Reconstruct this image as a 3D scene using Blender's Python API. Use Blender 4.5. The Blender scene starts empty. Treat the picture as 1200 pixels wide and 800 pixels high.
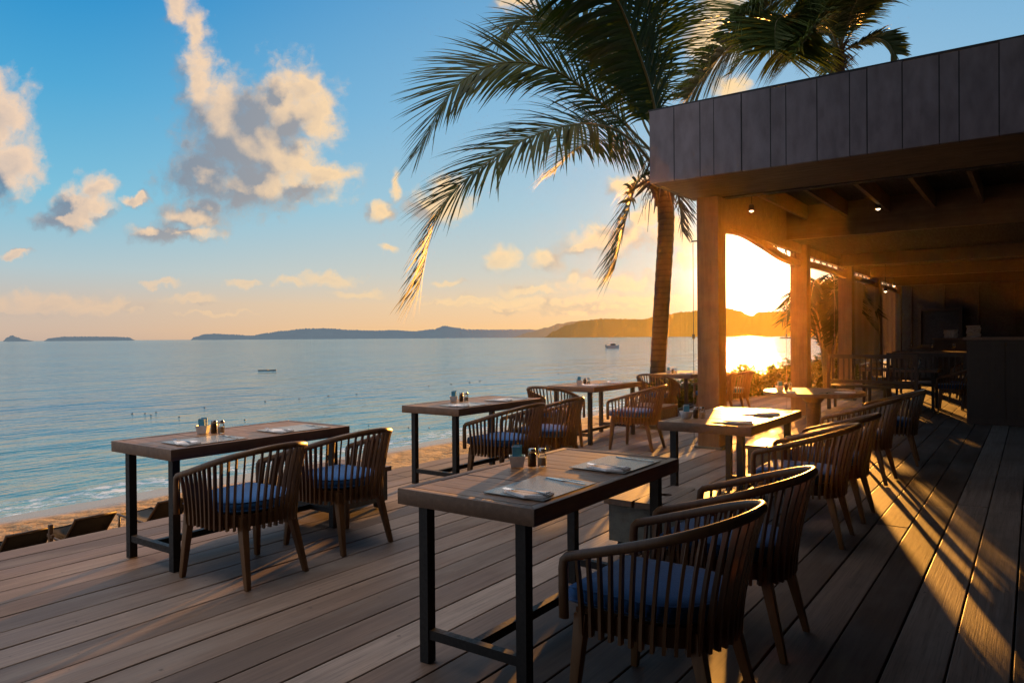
import bpy, bmesh, math, random
from mathutils import Vector, Matrix, noise as mnoise

random.seed(7)
R = math.radians
SC = bpy.context.scene
COL = SC.collection

# ------------------------------------------------------------------ frame
TH = R(35.5)                       # the decking runs along +Y; the view is turned this far to its left
CAM_H = 1.40
FWD = Vector((-math.sin(TH), math.cos(TH), 0))
RGT = Vector((math.cos(TH), math.sin(TH), 0))
FPX = 857.0
SEA_Z = -1.0
SUN_AZ = math.atan(283 / FPX)      # to the right of the view
SUN_EL = R(4.4)
SUN_H = (FWD * math.cos(SUN_AZ) + RGT * math.sin(SUN_AZ)).normalized()
SUN_DIR = (SUN_H * math.cos(SUN_EL) + Vector((0, 0, 1)) * math.sin(SUN_EL)).normalized()

def cam2w(a, c, z):                # lateral, forward, height -> world
    v = RGT * a + FWD * c
    return Vector((v.x, v.y, z))

# ------------------------------------------------------------------ node helpers
class NT:
    def __init__(s, tree):
        s.t = tree; s.n = tree.nodes; s.l = tree.links
    def new(s, typ, **kw):
        n = s.n.new(typ)
        for k, v in kw.items(): setattr(n, k, v)
        return n
    def put(s, sock, v):
        if isinstance(v, bpy.types.NodeSocket): s.l.new(v, sock)
        elif v is not None:
            try: sock.default_value = v
            except Exception:
                sock.default_value = (v[0], v[1], v[2], 1.0) if len(v) == 3 else v
    def math(s, op, a, b=None, c=None, clamp=False):
        n = s.new('ShaderNodeMath', operation=op, use_clamp=clamp)
        s.put(n.inputs[0], a)
        if b is not None: s.put(n.inputs[1], b)
        if c is not None: s.put(n.inputs[2], c)
        return n.outputs[0]
    def vm(s, op, a, b=None):
        n = s.new('ShaderNodeVectorMath', operation=op)
        s.put(n.inputs[0], a)
        if b is not None:
            if op == 'SCALE': s.put(n.inputs['Scale'], b)
            else: s.put(n.inputs[1], b)
        return n.outputs['Value'] if op in ('DOT_PRODUCT', 'LENGTH', 'DISTANCE') else n.outputs[0]
    def mix(s, f, a, b, blend='MIX'):
        n = s.new('ShaderNodeMix', data_type='RGBA', blend_type=blend)
        n.clamp_factor = True
        s.put(n.inputs[0], f); s.put(n.inputs[6], a); s.put(n.inputs[7], b)
        return n.outputs[2]
    def mapr(s, v, a, b, c=0.0, d=1.0, smooth=False):
        n = s.new('ShaderNodeMapRange', interpolation_type='SMOOTHSTEP' if smooth else 'LINEAR')
        s.put(n.inputs[0], v)
        for i, q in enumerate((a, b, c, d)): s.put(n.inputs[1 + i], q)
        return n.outputs[0]
    def noise(s, vec, scale, detail=4, rough=.55, dim='3D', w=None):
        n = s.new('ShaderNodeTexNoise', noise_dimensions=dim)
        if vec is not None: s.put(n.inputs['Vector'], vec)
        s.put(n.inputs['Scale'], scale); s.put(n.inputs['Detail'], detail); s.put(n.inputs['Roughness'], rough)
        return n
    def ramp(s, v, stops, interp='LINEAR'):
        n = s.new('ShaderNodeValToRGB'); cr = n.color_ramp; cr.interpolation = interp
        while len(cr.elements) < len(stops): cr.elements.new(.5)
        for e, (p, c) in zip(cr.elements, stops):
            e.position = p; e.color = (*c, 1) if len(c) == 3 else c
        s.put(n.inputs[0], v)
        return n.outputs[0]
    def mapping(s, vec, scale=(1, 1, 1), loc=(0, 0, 0), rot=(0, 0, 0)):
        n = s.new('ShaderNodeMapping')
        s.put(n.inputs[0], vec); n.inputs[1].default_value = loc; n.inputs[2].default_value = rot; n.inputs[3].default_value = scale
        return n.outputs[0]
    def bump(s, h, strength=.3, dist=.01, normal=None):
        n = s.new('ShaderNodeBump'); s.put(n.inputs['Height'], h)
        n.inputs['Strength'].default_value = strength; n.inputs['Distance'].default_value = dist
        if normal is not None: s.put(n.inputs['Normal'], normal)
        return n.outputs[0]

def newmat(name):
    m = bpy.data.materials.new(name); m.use_nodes = True
    nt = NT(m.node_tree); nt.n.clear()
    out = nt.new('ShaderNodeOutputMaterial')
    return m, nt, out

def principled(nt, out, base, rough=.5, metal=0.0, normal=None, spec=.5, **kw):
    p = nt.new('ShaderNodeBsdfPrincipled')
    nt.put(p.inputs['Base Color'], base); nt.put(p.inputs['Roughness'], rough); nt.put(p.inputs['Metallic'], metal)
    nt.put(p.inputs['Specular IOR Level'], spec)
    if normal is not None: nt.put(p.inputs['Normal'], normal)
    for k, v in kw.items(): nt.put(p.inputs[k], v)
    nt.l.new(p.outputs[0], out.inputs[0])
    return p

def simple_mat(name, c1, c2=None, rough=.5, metal=0.0, scale=8, stretch=(1, 1, 1), bump=.15, bdist=.003, spec=.5, rvar=.12):
    m, nt, out = newmat(name)
    tc = nt.new('ShaderNodeTexCoord').outputs['Object']
    oi = nt.new('ShaderNodeObjectInfo')
    off = nt.vm('SCALE', nt.vm('ADD', (3.1, 1.7, 2.3), (0, 0, 0)), nt.math('MULTIPLY', oi.outputs['Random'], 9.0))
    v = nt.vm('ADD', nt.mapping(tc, stretch), off)
    n1 = nt.noise(v, scale, 6, .6)
    n2 = nt.noise(v, scale * 6, 3, .6)
    c2 = c2 or tuple(x * .6 for x in c1)
    f = nt.mapr(n1.outputs[0], .3, .7, 0, 1)
    col = nt.mix(f, (*c1, 1), (*c2, 1))
    col = nt.mix(nt.mapr(n2.outputs[0], .35, .7, 0, .35), col, tuple(x * .45 for x in c2) + (1,))
    rg = nt.mapr(n2.outputs[0], .3, .7, max(.02, rough - rvar), min(1, rough + rvar))
    nm = nt.bump(n2.outputs[0], bump, bdist) if bump else None
    principled(nt, out, col, rg, metal, nm, spec)
    return m

# ------------------------------------------------------------------ mesh helpers
def obj(name, bm, mat, parent=None, smooth=False, loc=None, autosmooth=None):
    me = bpy.data.meshes.new(name)
    if smooth:
        for f in bm.faces: f.smooth = True
    bm.to_mesh(me); bm.free()
    o = bpy.data.objects.new(name, me); COL.objects.link(o)
    for m in (mat if isinstance(mat, (list, tuple)) else [mat]): me.materials.append(m)
    if parent: o.parent = parent
    if loc is not None: o.location = loc
    if autosmooth:
        me.polygons.foreach_set('use_smooth', [True] * len(me.polygons))
        try: me.set_sharp_from_angle(angle=R(autosmooth))
        except Exception: pass
    return o

def thing(name, label, cat, loc=(0, 0, 0), rz=0, group=None):
    o = bpy.data.objects.new(name, None); COL.objects.link(o)
    o.empty_display_size = .1
    o.location = loc; o.rotation_euler = (0, 0, rz)
    o['label'] = label; o['category'] = cat
    if group: o['group'] = group
    return o

def tag(o, label, cat, group=None):
    o['label'] = label; o['category'] = cat
    if group: o['group'] = group
    return o

def struct(o):
    o['kind'] = 'structure'; return o

def copy_tree(o, parent=None):
    c = o.copy(); COL.objects.link(c)
    if parent: c.parent = parent
    for ch in list(o.children): copy_tree(ch, c)
    return c

def box(bm, x0, x1, y0, y1, z0, z1, mi=0):
    vs = [bm.verts.new(p) for p in ((x0,y0,z0),(x1,y0,z0),(x1,y1,z0),(x0,y1,z0),(x0,y0,z1),(x1,y0,z1),(x1,y1,z1),(x0,y1,z1))]
    fs = []
    for q in ((3,2,1,0),(4,5,6,7),(0,1,5,4),(1,2,6,5),(2,3,7,6),(3,0,4,7)):
        f = bm.faces.new([vs[i] for i in q]); f.material_index = mi; fs.append(f)
    return vs

def bevel(bm, w, seg=2):
    bmesh.ops.bevel(bm, geom=[e for e in bm.edges if e.is_manifold and e.calc_face_angle(0) > .6], offset=w, segments=seg, affect='EDGES', profile=.6, clamp_overlap=True)

def bbox(x0, x1, y0, y1, z0, z1, w=.004, seg=2):
    bm = bmesh.new(); box(bm, x0, x1, y0, y1, z0, z1); bevel(bm, w, seg); return bm

def frames(pts, up=Vector((0, 0, 1))):
    out = []; n = len(pts); prev = None
    for i, p in enumerate(pts):
        t = (pts[min(i + 1, n - 1)] - pts[max(i - 1, 0)]).normalized()
        if prev is None:
            s = t.cross(up)
            if s.length < 1e-3: s = t.cross(Vector((1, 0, 0)))
            s.normalize()
        else:
            s = prev - t * prev.dot(t)
            s.normalize()
        prev = s
        out.append((t, s, s.cross(t).normalized()))
    return out

def sweep(bm, pts, w, h=None, n=8, cap=True, sq=1.0, up=Vector((0, 0, 1))):
    """tube with a (super)elliptic section along pts; w / h may be lists"""
    pts = [Vector(p) for p in pts]
    fr = frames(pts, up); rings = []
    for i, p in enumerate(pts):
        wi = w[i] if isinstance(w, (list, tuple)) else w
        hi = (h[i] if isinstance(h, (list, tuple)) else h) if h is not None else wi
        t, s, u = fr[i]; ring = []
        for k in range(n):
            a = 2 * math.pi * (k + .5) / n
            ca, sa = math.cos(a), math.sin(a)
            ca = math.copysign(abs(ca) ** sq, ca); sa = math.copysign(abs(sa) ** sq, sa)
            ring.append(bm.verts.new(p + s * (ca * wi) + u * (sa * hi)))
        rings.append(ring)
    for a, b in zip(rings, rings[1:]):
        for k in range(n):
            bm.faces.new((a[k], a[(k + 1) % n], b[(k + 1) % n], b[k]))
    if cap:
        bm.faces.new(rings[0][::-1]); bm.faces.new(rings[-1])
    return rings

def lathe(bm, prof, n=20, cx=0, cy=0, mi=0):
    rings = []
    for r, z in prof:
        rings.append([bm.verts.new((cx + r * math.cos(2 * math.pi * k / n), cy + r * math.sin(2 * math.pi * k / n), z)) for k in range(n)])
    for a, b in zip(rings, rings[1:]):
        for k in range(n):
            f = bm.faces.new((a[k], a[(k + 1) % n], b[(k + 1) % n], b[k])); f.material_index = mi
    f = bm.faces.new(rings[0][::-1]); f.material_index = mi
    f = bm.faces.new(rings[-1]); f.material_index = mi

def tapered_post(bm, p0, p1, a0, a1):
    """square post from p0 (half width a0) to p1 (half width a1)"""
    p0 = Vector(p0); p1 = Vector(p1)
    v = [bm.verts.new(p0 + Vector((sx * a0, sy * a0, 0))) for sx, sy in ((-1,-1),(1,-1),(1,1),(-1,1))]
    u = [bm.verts.new(p1 + Vector((sx * a1, sy * a1, 0))) for sx, sy in ((-1,-1),(1,-1),(1,1),(-1,1))]
    for k in range(4): bm.faces.new((v[k], v[(k+1)%4], u[(k+1)%4], u[k]))
    bm.faces.new(v[::-1]); bm.faces.new(u)
    bmesh.ops.recalc_face_normals(bm, faces=bm.faces)

def catmull(P, n):
    P = [Vector(p) for p in P]; Q = [P[0] * 2 - P[1]] + P + [P[-1] * 2 - P[-2]]; out = []
    segs = len(P) - 1
    for i in range(n):
        t = i / (n - 1) * segs; k = min(int(t), segs - 1); t -= k
        a, b, c, d = Q[k:k+4]
        out.append(.5 * ((2*b) + (c-a)*t + (2*a-5*b+4*c-d)*t*t + (3*b-a-3*c+d)*t**3))
    return out

# ------------------------------------------------------------------ materials
def deck_mat():
    m, nt, out = newmat('deck_boards')
    geo = nt.new('ShaderNodeNewGeometry').outputs['Position']
    at = nt.new('ShaderNodeAttribute', attribute_name='board')
    sep = nt.new('ShaderNodeSeparateColor'); nt.l.new(at.outputs['Color'], sep.inputs[0])
    rnd, rnd2 = sep.outputs[0], sep.outputs[1]
    off = nt.vm('SCALE', (7.0, 13.0, 3.0), nt.math('MULTIPLY', rnd2, 10.0))
    v = nt.vm('ADD', geo, off)
    grain = nt.noise(nt.mapping(v, (38, 1.1, 10)), 1.0, 6, .65)
    fine = nt.noise(nt.mapping(v, (160, 4, 40)), 1.0, 4, .6)
    blot = nt.noise(nt.mapping(v, (3, .7, 1)), 1.2, 5, .6)
    dust = nt.noise(geo, 1.1, 6, .62)
    base = nt.ramp(rnd, [(0, (.10, .066, .048)), (.3, (.17, .113, .083)), (.7, (.25, .180, .140)), (1, (.35, .275, .23))])
    base = nt.mix(nt.mapr(grain.outputs[0], .35, .65, 0, .7), base, nt.mix(1.0, base, (.50, .46, .43, 1), 'MULTIPLY'))
    base = nt.mix(nt.mapr(fine.outputs[0], .52, .75, 0, .75), base, (.06, .042, .034, 1))
    base = nt.mix(nt.mapr(blot.outputs[0], .48, .72, 0, .5), base, (.26, .225, .20, 1))
    base = nt.mix(nt.mapr(dust.outputs[0], .50, .72, 0, .6), base, (.095, .078, .07, 1))
    speck = nt.noise(geo, 22, 2, .5)
    base = nt.mix(nt.mapr(speck.outputs[0], .70, .76, 0, .7), base, (.05, .035, .028, 1))
    rg = nt.mapr(blot.outputs[0], .3, .75, .50, .66)
    rg = nt.math('ADD', rg, nt.mapr(dust.outputs[0], .3, .7, -.05, .10))
    h = nt.math('ADD', nt.math('MULTIPLY', grain.outputs[0], .6), nt.math('MULTIPLY', fine.outputs[0], .6))
    nm = nt.bump(h, .45, .0035)
    principled(nt, out, base, rg, 0, nm, .45)
    return m

def wood_mat(name, c1, c2, rough=.42, axis=2, scale=1.0, spec=.5):
    m, nt, out = newmat(name)
    tc = nt.new('ShaderNodeTexCoord').outputs['Object']
    oi = nt.new('ShaderNodeObjectInfo')
    off = nt.vm('SCALE', (3.1, 1.7, 2.3), nt.math('MULTIPLY', oi.outputs['Random'], 30.0))
    st = [34 * scale] * 3; st[axis] = 2.2 * scale
    v = nt.vm('ADD', nt.mapping(tc, tuple(st)), off)
    g = nt.noise(v, 1.0, 6, .65)
    f = nt.noise(nt.mapping(v, (4, 4, 4)), 1.0, 3, .6)
    b = nt.noise(tc, 5, 4, .6)
    col = nt.mix(nt.mapr(g.outputs[0], .3, .7), (*c1, 1), (*c2, 1))
    col = nt.mix(nt.mapr(b.outputs[0], .4, .75, 0, .5), col, tuple(x * .5 for x in c2) + (1,))
    hv = nt.new('ShaderNodeHueSaturation'); nt.put(hv.inputs['Color'], col)
    nt.put(hv.inputs['Value'], nt.mapr(oi.outputs['Random'], 0, 1, .82, 1.15))
    rg = nt.mapr(f.outputs[0], .3, .7, rough - .08, rough + .14)
    nm = nt.bump(nt.math('ADD', g.outputs[0], nt.math('MULTIPLY', f.outputs[0], .4)), .25, .0015)
    principled(nt, out, hv.outputs[0], rg, 0, nm, spec)
    return m

def leaf_mat(name, c1, c2, trans, tcol, rough=.5):
    m, nt, out = newmat(name)
    tc = nt.new('ShaderNodeNewGeometry')
    n = nt.noise(tc.outputs['Position'], 2.3, 3, .6)
    rp = nt.math('ADD', nt.math('MULTIPLY', tc.outputs['Random Per Island'], .6), nt.math('MULTIPLY', n.outputs[0], .5))
    col = nt.mix(nt.mapr(rp, .15, .95), (*c1, 1), (*c2, 1))
    p = nt.new('ShaderNodeBsdfPrincipled'); nt.put(p.inputs['Base Color'], col)
    p.inputs['Roughness'].default_value = rough; p.inputs['Specular IOR Level'].default_value = .12
    t = nt.new('ShaderNodeBsdfTranslucent'); nt.put(t.inputs[0], (*tcol, 1))
    mx = nt.new('ShaderNodeMixShader'); mx.inputs[0].default_value = trans
    nt.l.new(p.outputs[0], mx.inputs[1]); nt.l.new(t.outputs[0], mx.inputs[2]); nt.l.new(mx.outputs[0], out.inputs[0])
    return m

M = {}
M['deck'] = deck_mat()
M['chair'] = wood_mat('chair_teak', (.175, .084, .032), (.09, .042, .016), .40)
M['leg'] = wood_mat('chair_leg_teak', (.20, .098, .034), (.11, .052, .018), .40)
M['table'] = wood_mat('table_top_wood', (.30, .165, .090), (.16, .085, .046), .42, axis=0)
M['tframe'] = wood_mat('table_frame_wood', (.19, .11, .066), (.115, .066, .041), .45, axis=1)
M['iron'] = simple_mat('black_iron', (.008, .009, .010), (.013, .014, .015), .55, .2, 9)
M['cushion'] = None
M['concrete'] = simple_mat('base_concrete', (.15, .16, .14), (.10, .11, .10), .8, 0, 5, bump=.35)
M['mat'] = simple_mat('placemat_vinyl', (.30, .31, .31), (.25, .26, .27), .30, 0, 40, bump=.2, bdist=.001)
M['napkin'] = simple_mat('napkin_cotton', (.94, .94, .95), (.88, .88, .90), .85, 0, 30, bump=.3, bdist=.001)
M['steel'] = simple_mat('cutlery_steel', (.62, .62, .63), (.5, .5, .52), .2, 1.0, 8, bump=0, rvar=.05)
M['ceramic'] = simple_mat('white_ceramic', (.72, .74, .76), (.64, .66, .69), .25, 0, 7, bump=0, rvar=.05)
M['sachet'] = simple_mat('sachet_paper', (.09, .42, .62), (.05, .33, .55), .5, 0, 20, bump=0)
M['sachet_white'] = simple_mat('sachet_white_paper', (.75, .76, .78), (.62, .65, .7), .5, 0, 20, bump=0)
M['pepper'] = simple_mat('pepper_jar', (.06, .035, .022), (.035, .022, .016), .3, 0, 30, bump=0)
M['cap'] = simple_mat('shaker_cap', (.5, .5, .5), (.4, .4, .4), .25, 1.0, 20, bump=0)
M['salt'] = simple_mat('salt_crystals', (.72, .68, .6), (.62, .58, .5), .8, 0, 60)
M['fascia'] = simple_mat('fascia_metal', (.215, .180, .195), (.155, .132, .148), .48, .25, 2.2, (1, 1, .35), bump=.08, bdist=.004, rvar=.1)
M['seam'] = simple_mat('fascia_seam_metal', (.025, .025, .03), (.02, .02, .025), .5, .3, 4)
M['soffit'] = wood_mat('soffit_timber', (.24, .155, .085), (.15, .092, .05), .55, axis=0, scale=.35)
M['column'] = wood_mat('column_timber', (.19, .115, .060), (.12, .07, .037), .6, axis=2, scale=.5)
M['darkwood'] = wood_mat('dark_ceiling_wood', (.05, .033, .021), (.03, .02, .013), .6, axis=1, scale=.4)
M['rafter'] = wood_mat('rafter_wood', (.26, .15, .07), (.16, .09, .04), .55, axis=1, scale=.6)
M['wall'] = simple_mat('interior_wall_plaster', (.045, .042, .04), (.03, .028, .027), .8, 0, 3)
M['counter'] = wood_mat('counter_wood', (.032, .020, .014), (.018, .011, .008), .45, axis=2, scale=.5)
M['trunk'] = None
M['frond'] = leaf_mat('palm_frond_leaf', (.007, .020, .005), (.018, .040, .008), .20, (.035, .065, .006), .6)
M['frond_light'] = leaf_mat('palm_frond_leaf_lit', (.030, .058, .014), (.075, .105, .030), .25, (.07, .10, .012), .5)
M['rachis'] = simple_mat('frond_stem', (.16, .15, .05), (.10, .085, .03), .55, 0, 12)
M['deadfrond'] = simple_mat('dry_frond', (.14, .085, .04), (.08, .05, .025), .8, 0, 10)
M['shrub'] = leaf_mat('shrub_leaf', (.022, .042, .009), (.045, .070, .015), .30, (.14, .15, .015))
M['canvas'] = simple_mat('lounger_canvas', (.030, .026, .020), (.02, .018, .014), .85, 0, 50)
M['rod'] = simple_mat('lounger_frame_wood', (.10, .06, .035), (.06, .036, .02), .5, 0, 14)
M['boat'] = simple_mat('boat_white_paint', (.62, .62, .62), (.5, .5, .52), .4, 0, 3)
M['boatdark'] = simple_mat('boat_dark_paint', (.03, .03, .034), (.02, .02, .024), .5, 0, 3)
M['boatglass'] = simple_mat('boat_dark_glass', (.03, .04, .05), (.02, .03, .04), .15, 0, 3, bump=0)
M['buoy'] = simple_mat('buoy_plastic', (.07, .05, .045), (.05, .035, .03), .5, 0, 3)
M['wire'] = simple_mat('guide_wire_steel', (.20, .17, .13), (.15, .12, .1), .4, .6, 10)

def cushion_mat():
    m, nt, out = newmat('cushion_fabric')
    tc = nt.new('ShaderNodeTexCoord').outputs['Object']
    w = nt.noise(tc, 420, 2, .5); b = nt.noise(tc, 7, 4, .6)
    col = nt.mix(nt.mapr(b.outputs[0], .3, .7), (.006, .092, .30, 1), (.004, .060, .20, 1))
    col = nt.mix(nt.mapr(w.outputs[0], .4, .7, 0, .5), col, (.012, .15, .42, 1))
    nm = nt.bump(nt.math('ADD', w.outputs[0], nt.math('MULTIPLY', b.outputs[0], 3)), .5, .003)
    principled(nt, out, col, .8, 0, nm, .3, **{'Sheen Weight': .3})
    return m
M['cushion'] = cushion_mat()

def trunk_mat():
    m, nt, out = newmat('palm_bark')
    tc = nt.new('ShaderNodeTexCoord').outputs['Object']
    sp = nt.new('ShaderNodeSeparateXYZ'); nt.l.new(tc, sp.inputs[0])
    n = nt.noise(tc, 6, 6, .65); n2 = nt.noise(nt.mapping(tc, (30, 30, 6)), 1, 4, .6)
    ring = nt.math('SINE', nt.math('MULTIPLY', nt.math('ADD', sp.outputs[2], nt.math('MULTIPLY', n.outputs[0], .07)), 55))
    col = nt.mix(nt.mapr(n.outputs[0], .3, .7), (.085, .062, .042, 1), (.045, .032, .022, 1))
    col = nt.mix(nt.mapr(ring, .3, 1, 0, .55), col, (.025, .018, .013, 1))
    h = nt.math('ADD', nt.math('MULTIPLY', ring, -.2), n2.outputs[0])
    principled(nt, out, col, .85, 0, nt.bump(h, .6, .02), .2)
    return m
M['trunk'] = trunk_mat()

def sand_mat():
    m, nt, out = newmat('beach_sand')
    geo = nt.new('ShaderNodeNewGeometry').outputs['Position']
    sp = nt.new('ShaderNodeSeparateXYZ'); nt.l.new(geo, sp.inputs[0])
    n = nt.noise(geo, 3.2, 5, .6); lump = nt.noise(geo, 5.5, 3, .55); fine = nt.noise(geo, 40, 3, .6)
    edge = nt.noise(geo, .45, 4, .6)
    xw = nt.math('ADD', sp.outputs[0], nt.math('MULTIPLY', nt.math('SUBTRACT', edge.outputs[0], .5), 1.0))
    wet = nt.mapr(xw, -10.75, -10.25, 1, 0, True)
    col = nt.mix(nt.mapr(n.outputs[0], .3, .7), (.40, .27, .15, 1), (.29, .19, .10, 1))
    col = nt.mix(nt.mapr(lump.outputs[0], .38, .52, .75, 0), col, (.10, .062, .034, 1))
    col = nt.mix(nt.mapr(fine.outputs[0], .45, .75, 0, .5), col, (.14, .09, .05, 1))
    col = nt.mix(wet, col, (.22, .19, .17, 1))
    rg = nt.mapr(wet, 0, 1, .9, .22)
    h = nt.math('MULTIPLY', nt.math('ADD', lump.outputs[0], nt.math('MULTIPLY', fine.outputs[0], .15)), nt.mapr(wet, 0, 1, 1, .03))
    principled(nt, out, col, rg, 0, nt.bump(h, 1.0, .12), .35)
    return m
M['sand'] = sand_mat()

def water_mat():
    m, nt, out = newmat('sea_water')
    geo = nt.new('ShaderNodeNewGeometry').outputs['Position']
    sp = nt.new('ShaderNodeSeparateXYZ'); nt.l.new(geo, sp.inputs[0])
    x, y = sp.outputs[0], sp.outputs[1]
    # wind waves, crests lying roughly along the shore
    rot = (0, 0, R(-12))
    w1 = nt.noise(nt.mapping(geo, (.55, .22, 1), rot=rot), 1.0, 3, .55)
    w2 = nt.noise(nt.mapping(geo, (1.9, .75, 1), rot=rot), 1.0, 4, .6)
    w3 = nt.noise(nt.mapping(geo, (.085, .03, 1), rot=(0, 0, R(8))), 1.0, 3, .5)
    h = nt.math('ADD', nt.math('MULTIPLY', w1.outputs[0], .85), nt.math('MULTIPLY', w2.outputs[0], .20))
    w4 = nt.noise(nt.mapping(geo, (6.5, 3.2, 1), rot=rot), 1.0, 3, .6)
    h = nt.math('ADD', h, nt.math('MULTIPLY', w4.outputs[0], .06))
    h = nt.math('ADD', h, nt.math('MULTIPLY', w3.outputs[0], 1.6))
    nm = nt.bump(h, 1.0, .42)
    shallow = nt.mapr(x, -26, -11.5, 0, 1, True)
    patch = nt.noise(nt.mapping(geo, (.05, .012, 1), rot=(0, 0, R(10))), 1.0, 4, .6)
    deep = nt.mix(nt.mapr(patch.outputs[0], .35, .65), (.035, .175, .265, 1), (.055, .225, .305, 1))
    col = nt.mix(shallow, deep, (.075, .25, .28, 1))
    # foam of the small breaking wave along the beach
    wob = nt.noise(nt.mapping(geo, (.2, .35, 1)), 1.0, 4, .6)
    xe = nt.math('ADD', x, nt.math('MULTIPLY', nt.math('SUBTRACT', wob.outputs[0], .5), 1.1))
    fo = nt.noise(nt.mapping(geo, (2.2, 1.4, 1)), 2.0, 6, .68)
    band = nt.math('MULTIPLY', nt.mapr(xe, -12.65, -12.25, 0, 1, True), nt.mapr(xe, -11.75, -11.25, 1, .35, True))
    foam = nt.math('MULTIPLY', band, nt.mapr(fo.outputs[0], .44, .64, 0, .85, True), clamp=True)
    lipb = nt.math('MULTIPLY', nt.mapr(xe, -11.42, -11.25, 0, 1, True), nt.mapr(fo.outputs[0], .30, .5, 0, 1))
    foam = nt.math('MAXIMUM', foam, lipb, clamp=True)
    col = nt.mix(foam, col, (.62, .64, .70, 1))
    rg = nt.math('ADD', nt.mapr(foam, 0, 1, .07, .7), 0.0)
    df = nt.new('ShaderNodeBsdfDiffuse'); nt.put(df.inputs[0], col); nt.put(df.inputs['Normal'], nm)
    gl = nt.new('ShaderNodeBsdfGlossy'); nt.put(gl.inputs['Roughness'], rg); nt.put(gl.inputs['Normal'], nm); gl.inputs[0].default_value = (.93, .97, 1, 1)
    fr = nt.new('ShaderNodeFresnel'); fr.inputs[0].default_value = 1.33; nt.put(fr.inputs['Normal'], nm)
    fac = nt.math('MINIMUM', nt.math('MULTIPLY', fr.outputs[0], 1.15), .64)
    fac = nt.math('MULTIPLY', fac, nt.mapr(foam, 0, 1, 1, .1))
    mx = nt.new('ShaderNodeMixShader'); nt.put(mx.inputs[0], fac)
    nt.l.new(df.outputs[0], mx.inputs[1]); nt.l.new(gl.outputs[0], mx.inputs[2]); nt.l.new(mx.outputs[0], out.inputs[0])
    return m
M['water'] = water_mat()

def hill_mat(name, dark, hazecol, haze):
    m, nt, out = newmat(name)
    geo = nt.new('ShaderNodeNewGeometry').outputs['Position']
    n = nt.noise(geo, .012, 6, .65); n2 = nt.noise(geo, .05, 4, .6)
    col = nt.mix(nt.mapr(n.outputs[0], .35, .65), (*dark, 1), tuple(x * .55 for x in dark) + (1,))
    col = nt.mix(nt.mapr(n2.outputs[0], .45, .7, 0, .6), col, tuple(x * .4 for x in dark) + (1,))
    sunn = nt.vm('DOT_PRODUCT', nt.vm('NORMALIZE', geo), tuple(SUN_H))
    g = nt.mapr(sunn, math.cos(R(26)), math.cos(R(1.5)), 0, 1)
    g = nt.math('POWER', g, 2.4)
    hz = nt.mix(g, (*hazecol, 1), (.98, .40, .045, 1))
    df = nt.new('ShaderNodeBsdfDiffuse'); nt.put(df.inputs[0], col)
    em = nt.new('ShaderNodeEmission'); nt.put(em.inputs[0], hz)  # air haze and sunward orange glow are emitted by the hill surface itself
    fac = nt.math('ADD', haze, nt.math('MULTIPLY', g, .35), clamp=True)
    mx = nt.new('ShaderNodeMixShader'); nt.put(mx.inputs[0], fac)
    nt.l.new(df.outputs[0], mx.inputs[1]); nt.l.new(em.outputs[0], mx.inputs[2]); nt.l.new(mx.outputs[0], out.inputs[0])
    return m

def glass_mat():
    m, nt, out = newmat('clear_glass')
    tr = nt.new('ShaderNodeBsdfTransparent'); tr.inputs[0].default_value = (.93, .95, .94, 1)
    gl = nt.new('ShaderNodeBsdfGlossy'); gl.inputs['Roughness'].default_value = .03
    fr = nt.new('ShaderNodeFresnel'); fr.inputs[0].default_value = 1.45
    mx = nt.new('ShaderNodeMixShader'); nt.put(mx.inputs[0], nt.math('ADD', nt.math('MULTIPLY', fr.outputs[0], .9), .03))
    nt.l.new(tr.outputs[0], mx.inputs[1]); nt.l.new(gl.outputs[0], mx.inputs[2]); nt.l.new(mx.outputs[0], out.inputs[0])
    return m
M['glass'] = glass_mat()

def lamp_mat():
    m, nt, out = newmat('lit_bulb')
    em = nt.new('ShaderNodeEmission'); nt.put(em.inputs[0], (1, .78, .48, 1)); em.inputs[1].default_value = 6
    nt.l.new(em.outputs[0], out.inputs[0]); return m
M['bulb'] = lamp_mat()

def blind_mat():
    m, nt, out = newmat('clear_roll_blind')
    tc = nt.new('ShaderNodeTexCoord').outputs['Object']
    n = nt.noise(tc, 3, 4, .6)
    d = nt.new('ShaderNodeBsdfTranslucent'); nt.put(d.inputs[0], (.13, .10, .085, 1))
    p = nt.new('ShaderNodeBsdfPrincipled'); nt.put(p.inputs['Base Color'], (.09, .075, .07, 1)); p.inputs['Roughness'].default_value = .35
    mx = nt.new('ShaderNodeMixShader'); nt.put(mx.inputs[0], nt.mapr(n.outputs[0], .3, .7, .25, .45))
    nt.l.new(p.outputs[0], mx.inputs[1]); nt.l.new(d.outputs[0], mx.inputs[2]); nt.l.new(mx.outputs[0], out.inputs[0])
    return m
M['blind'] = blind_mat()

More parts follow.
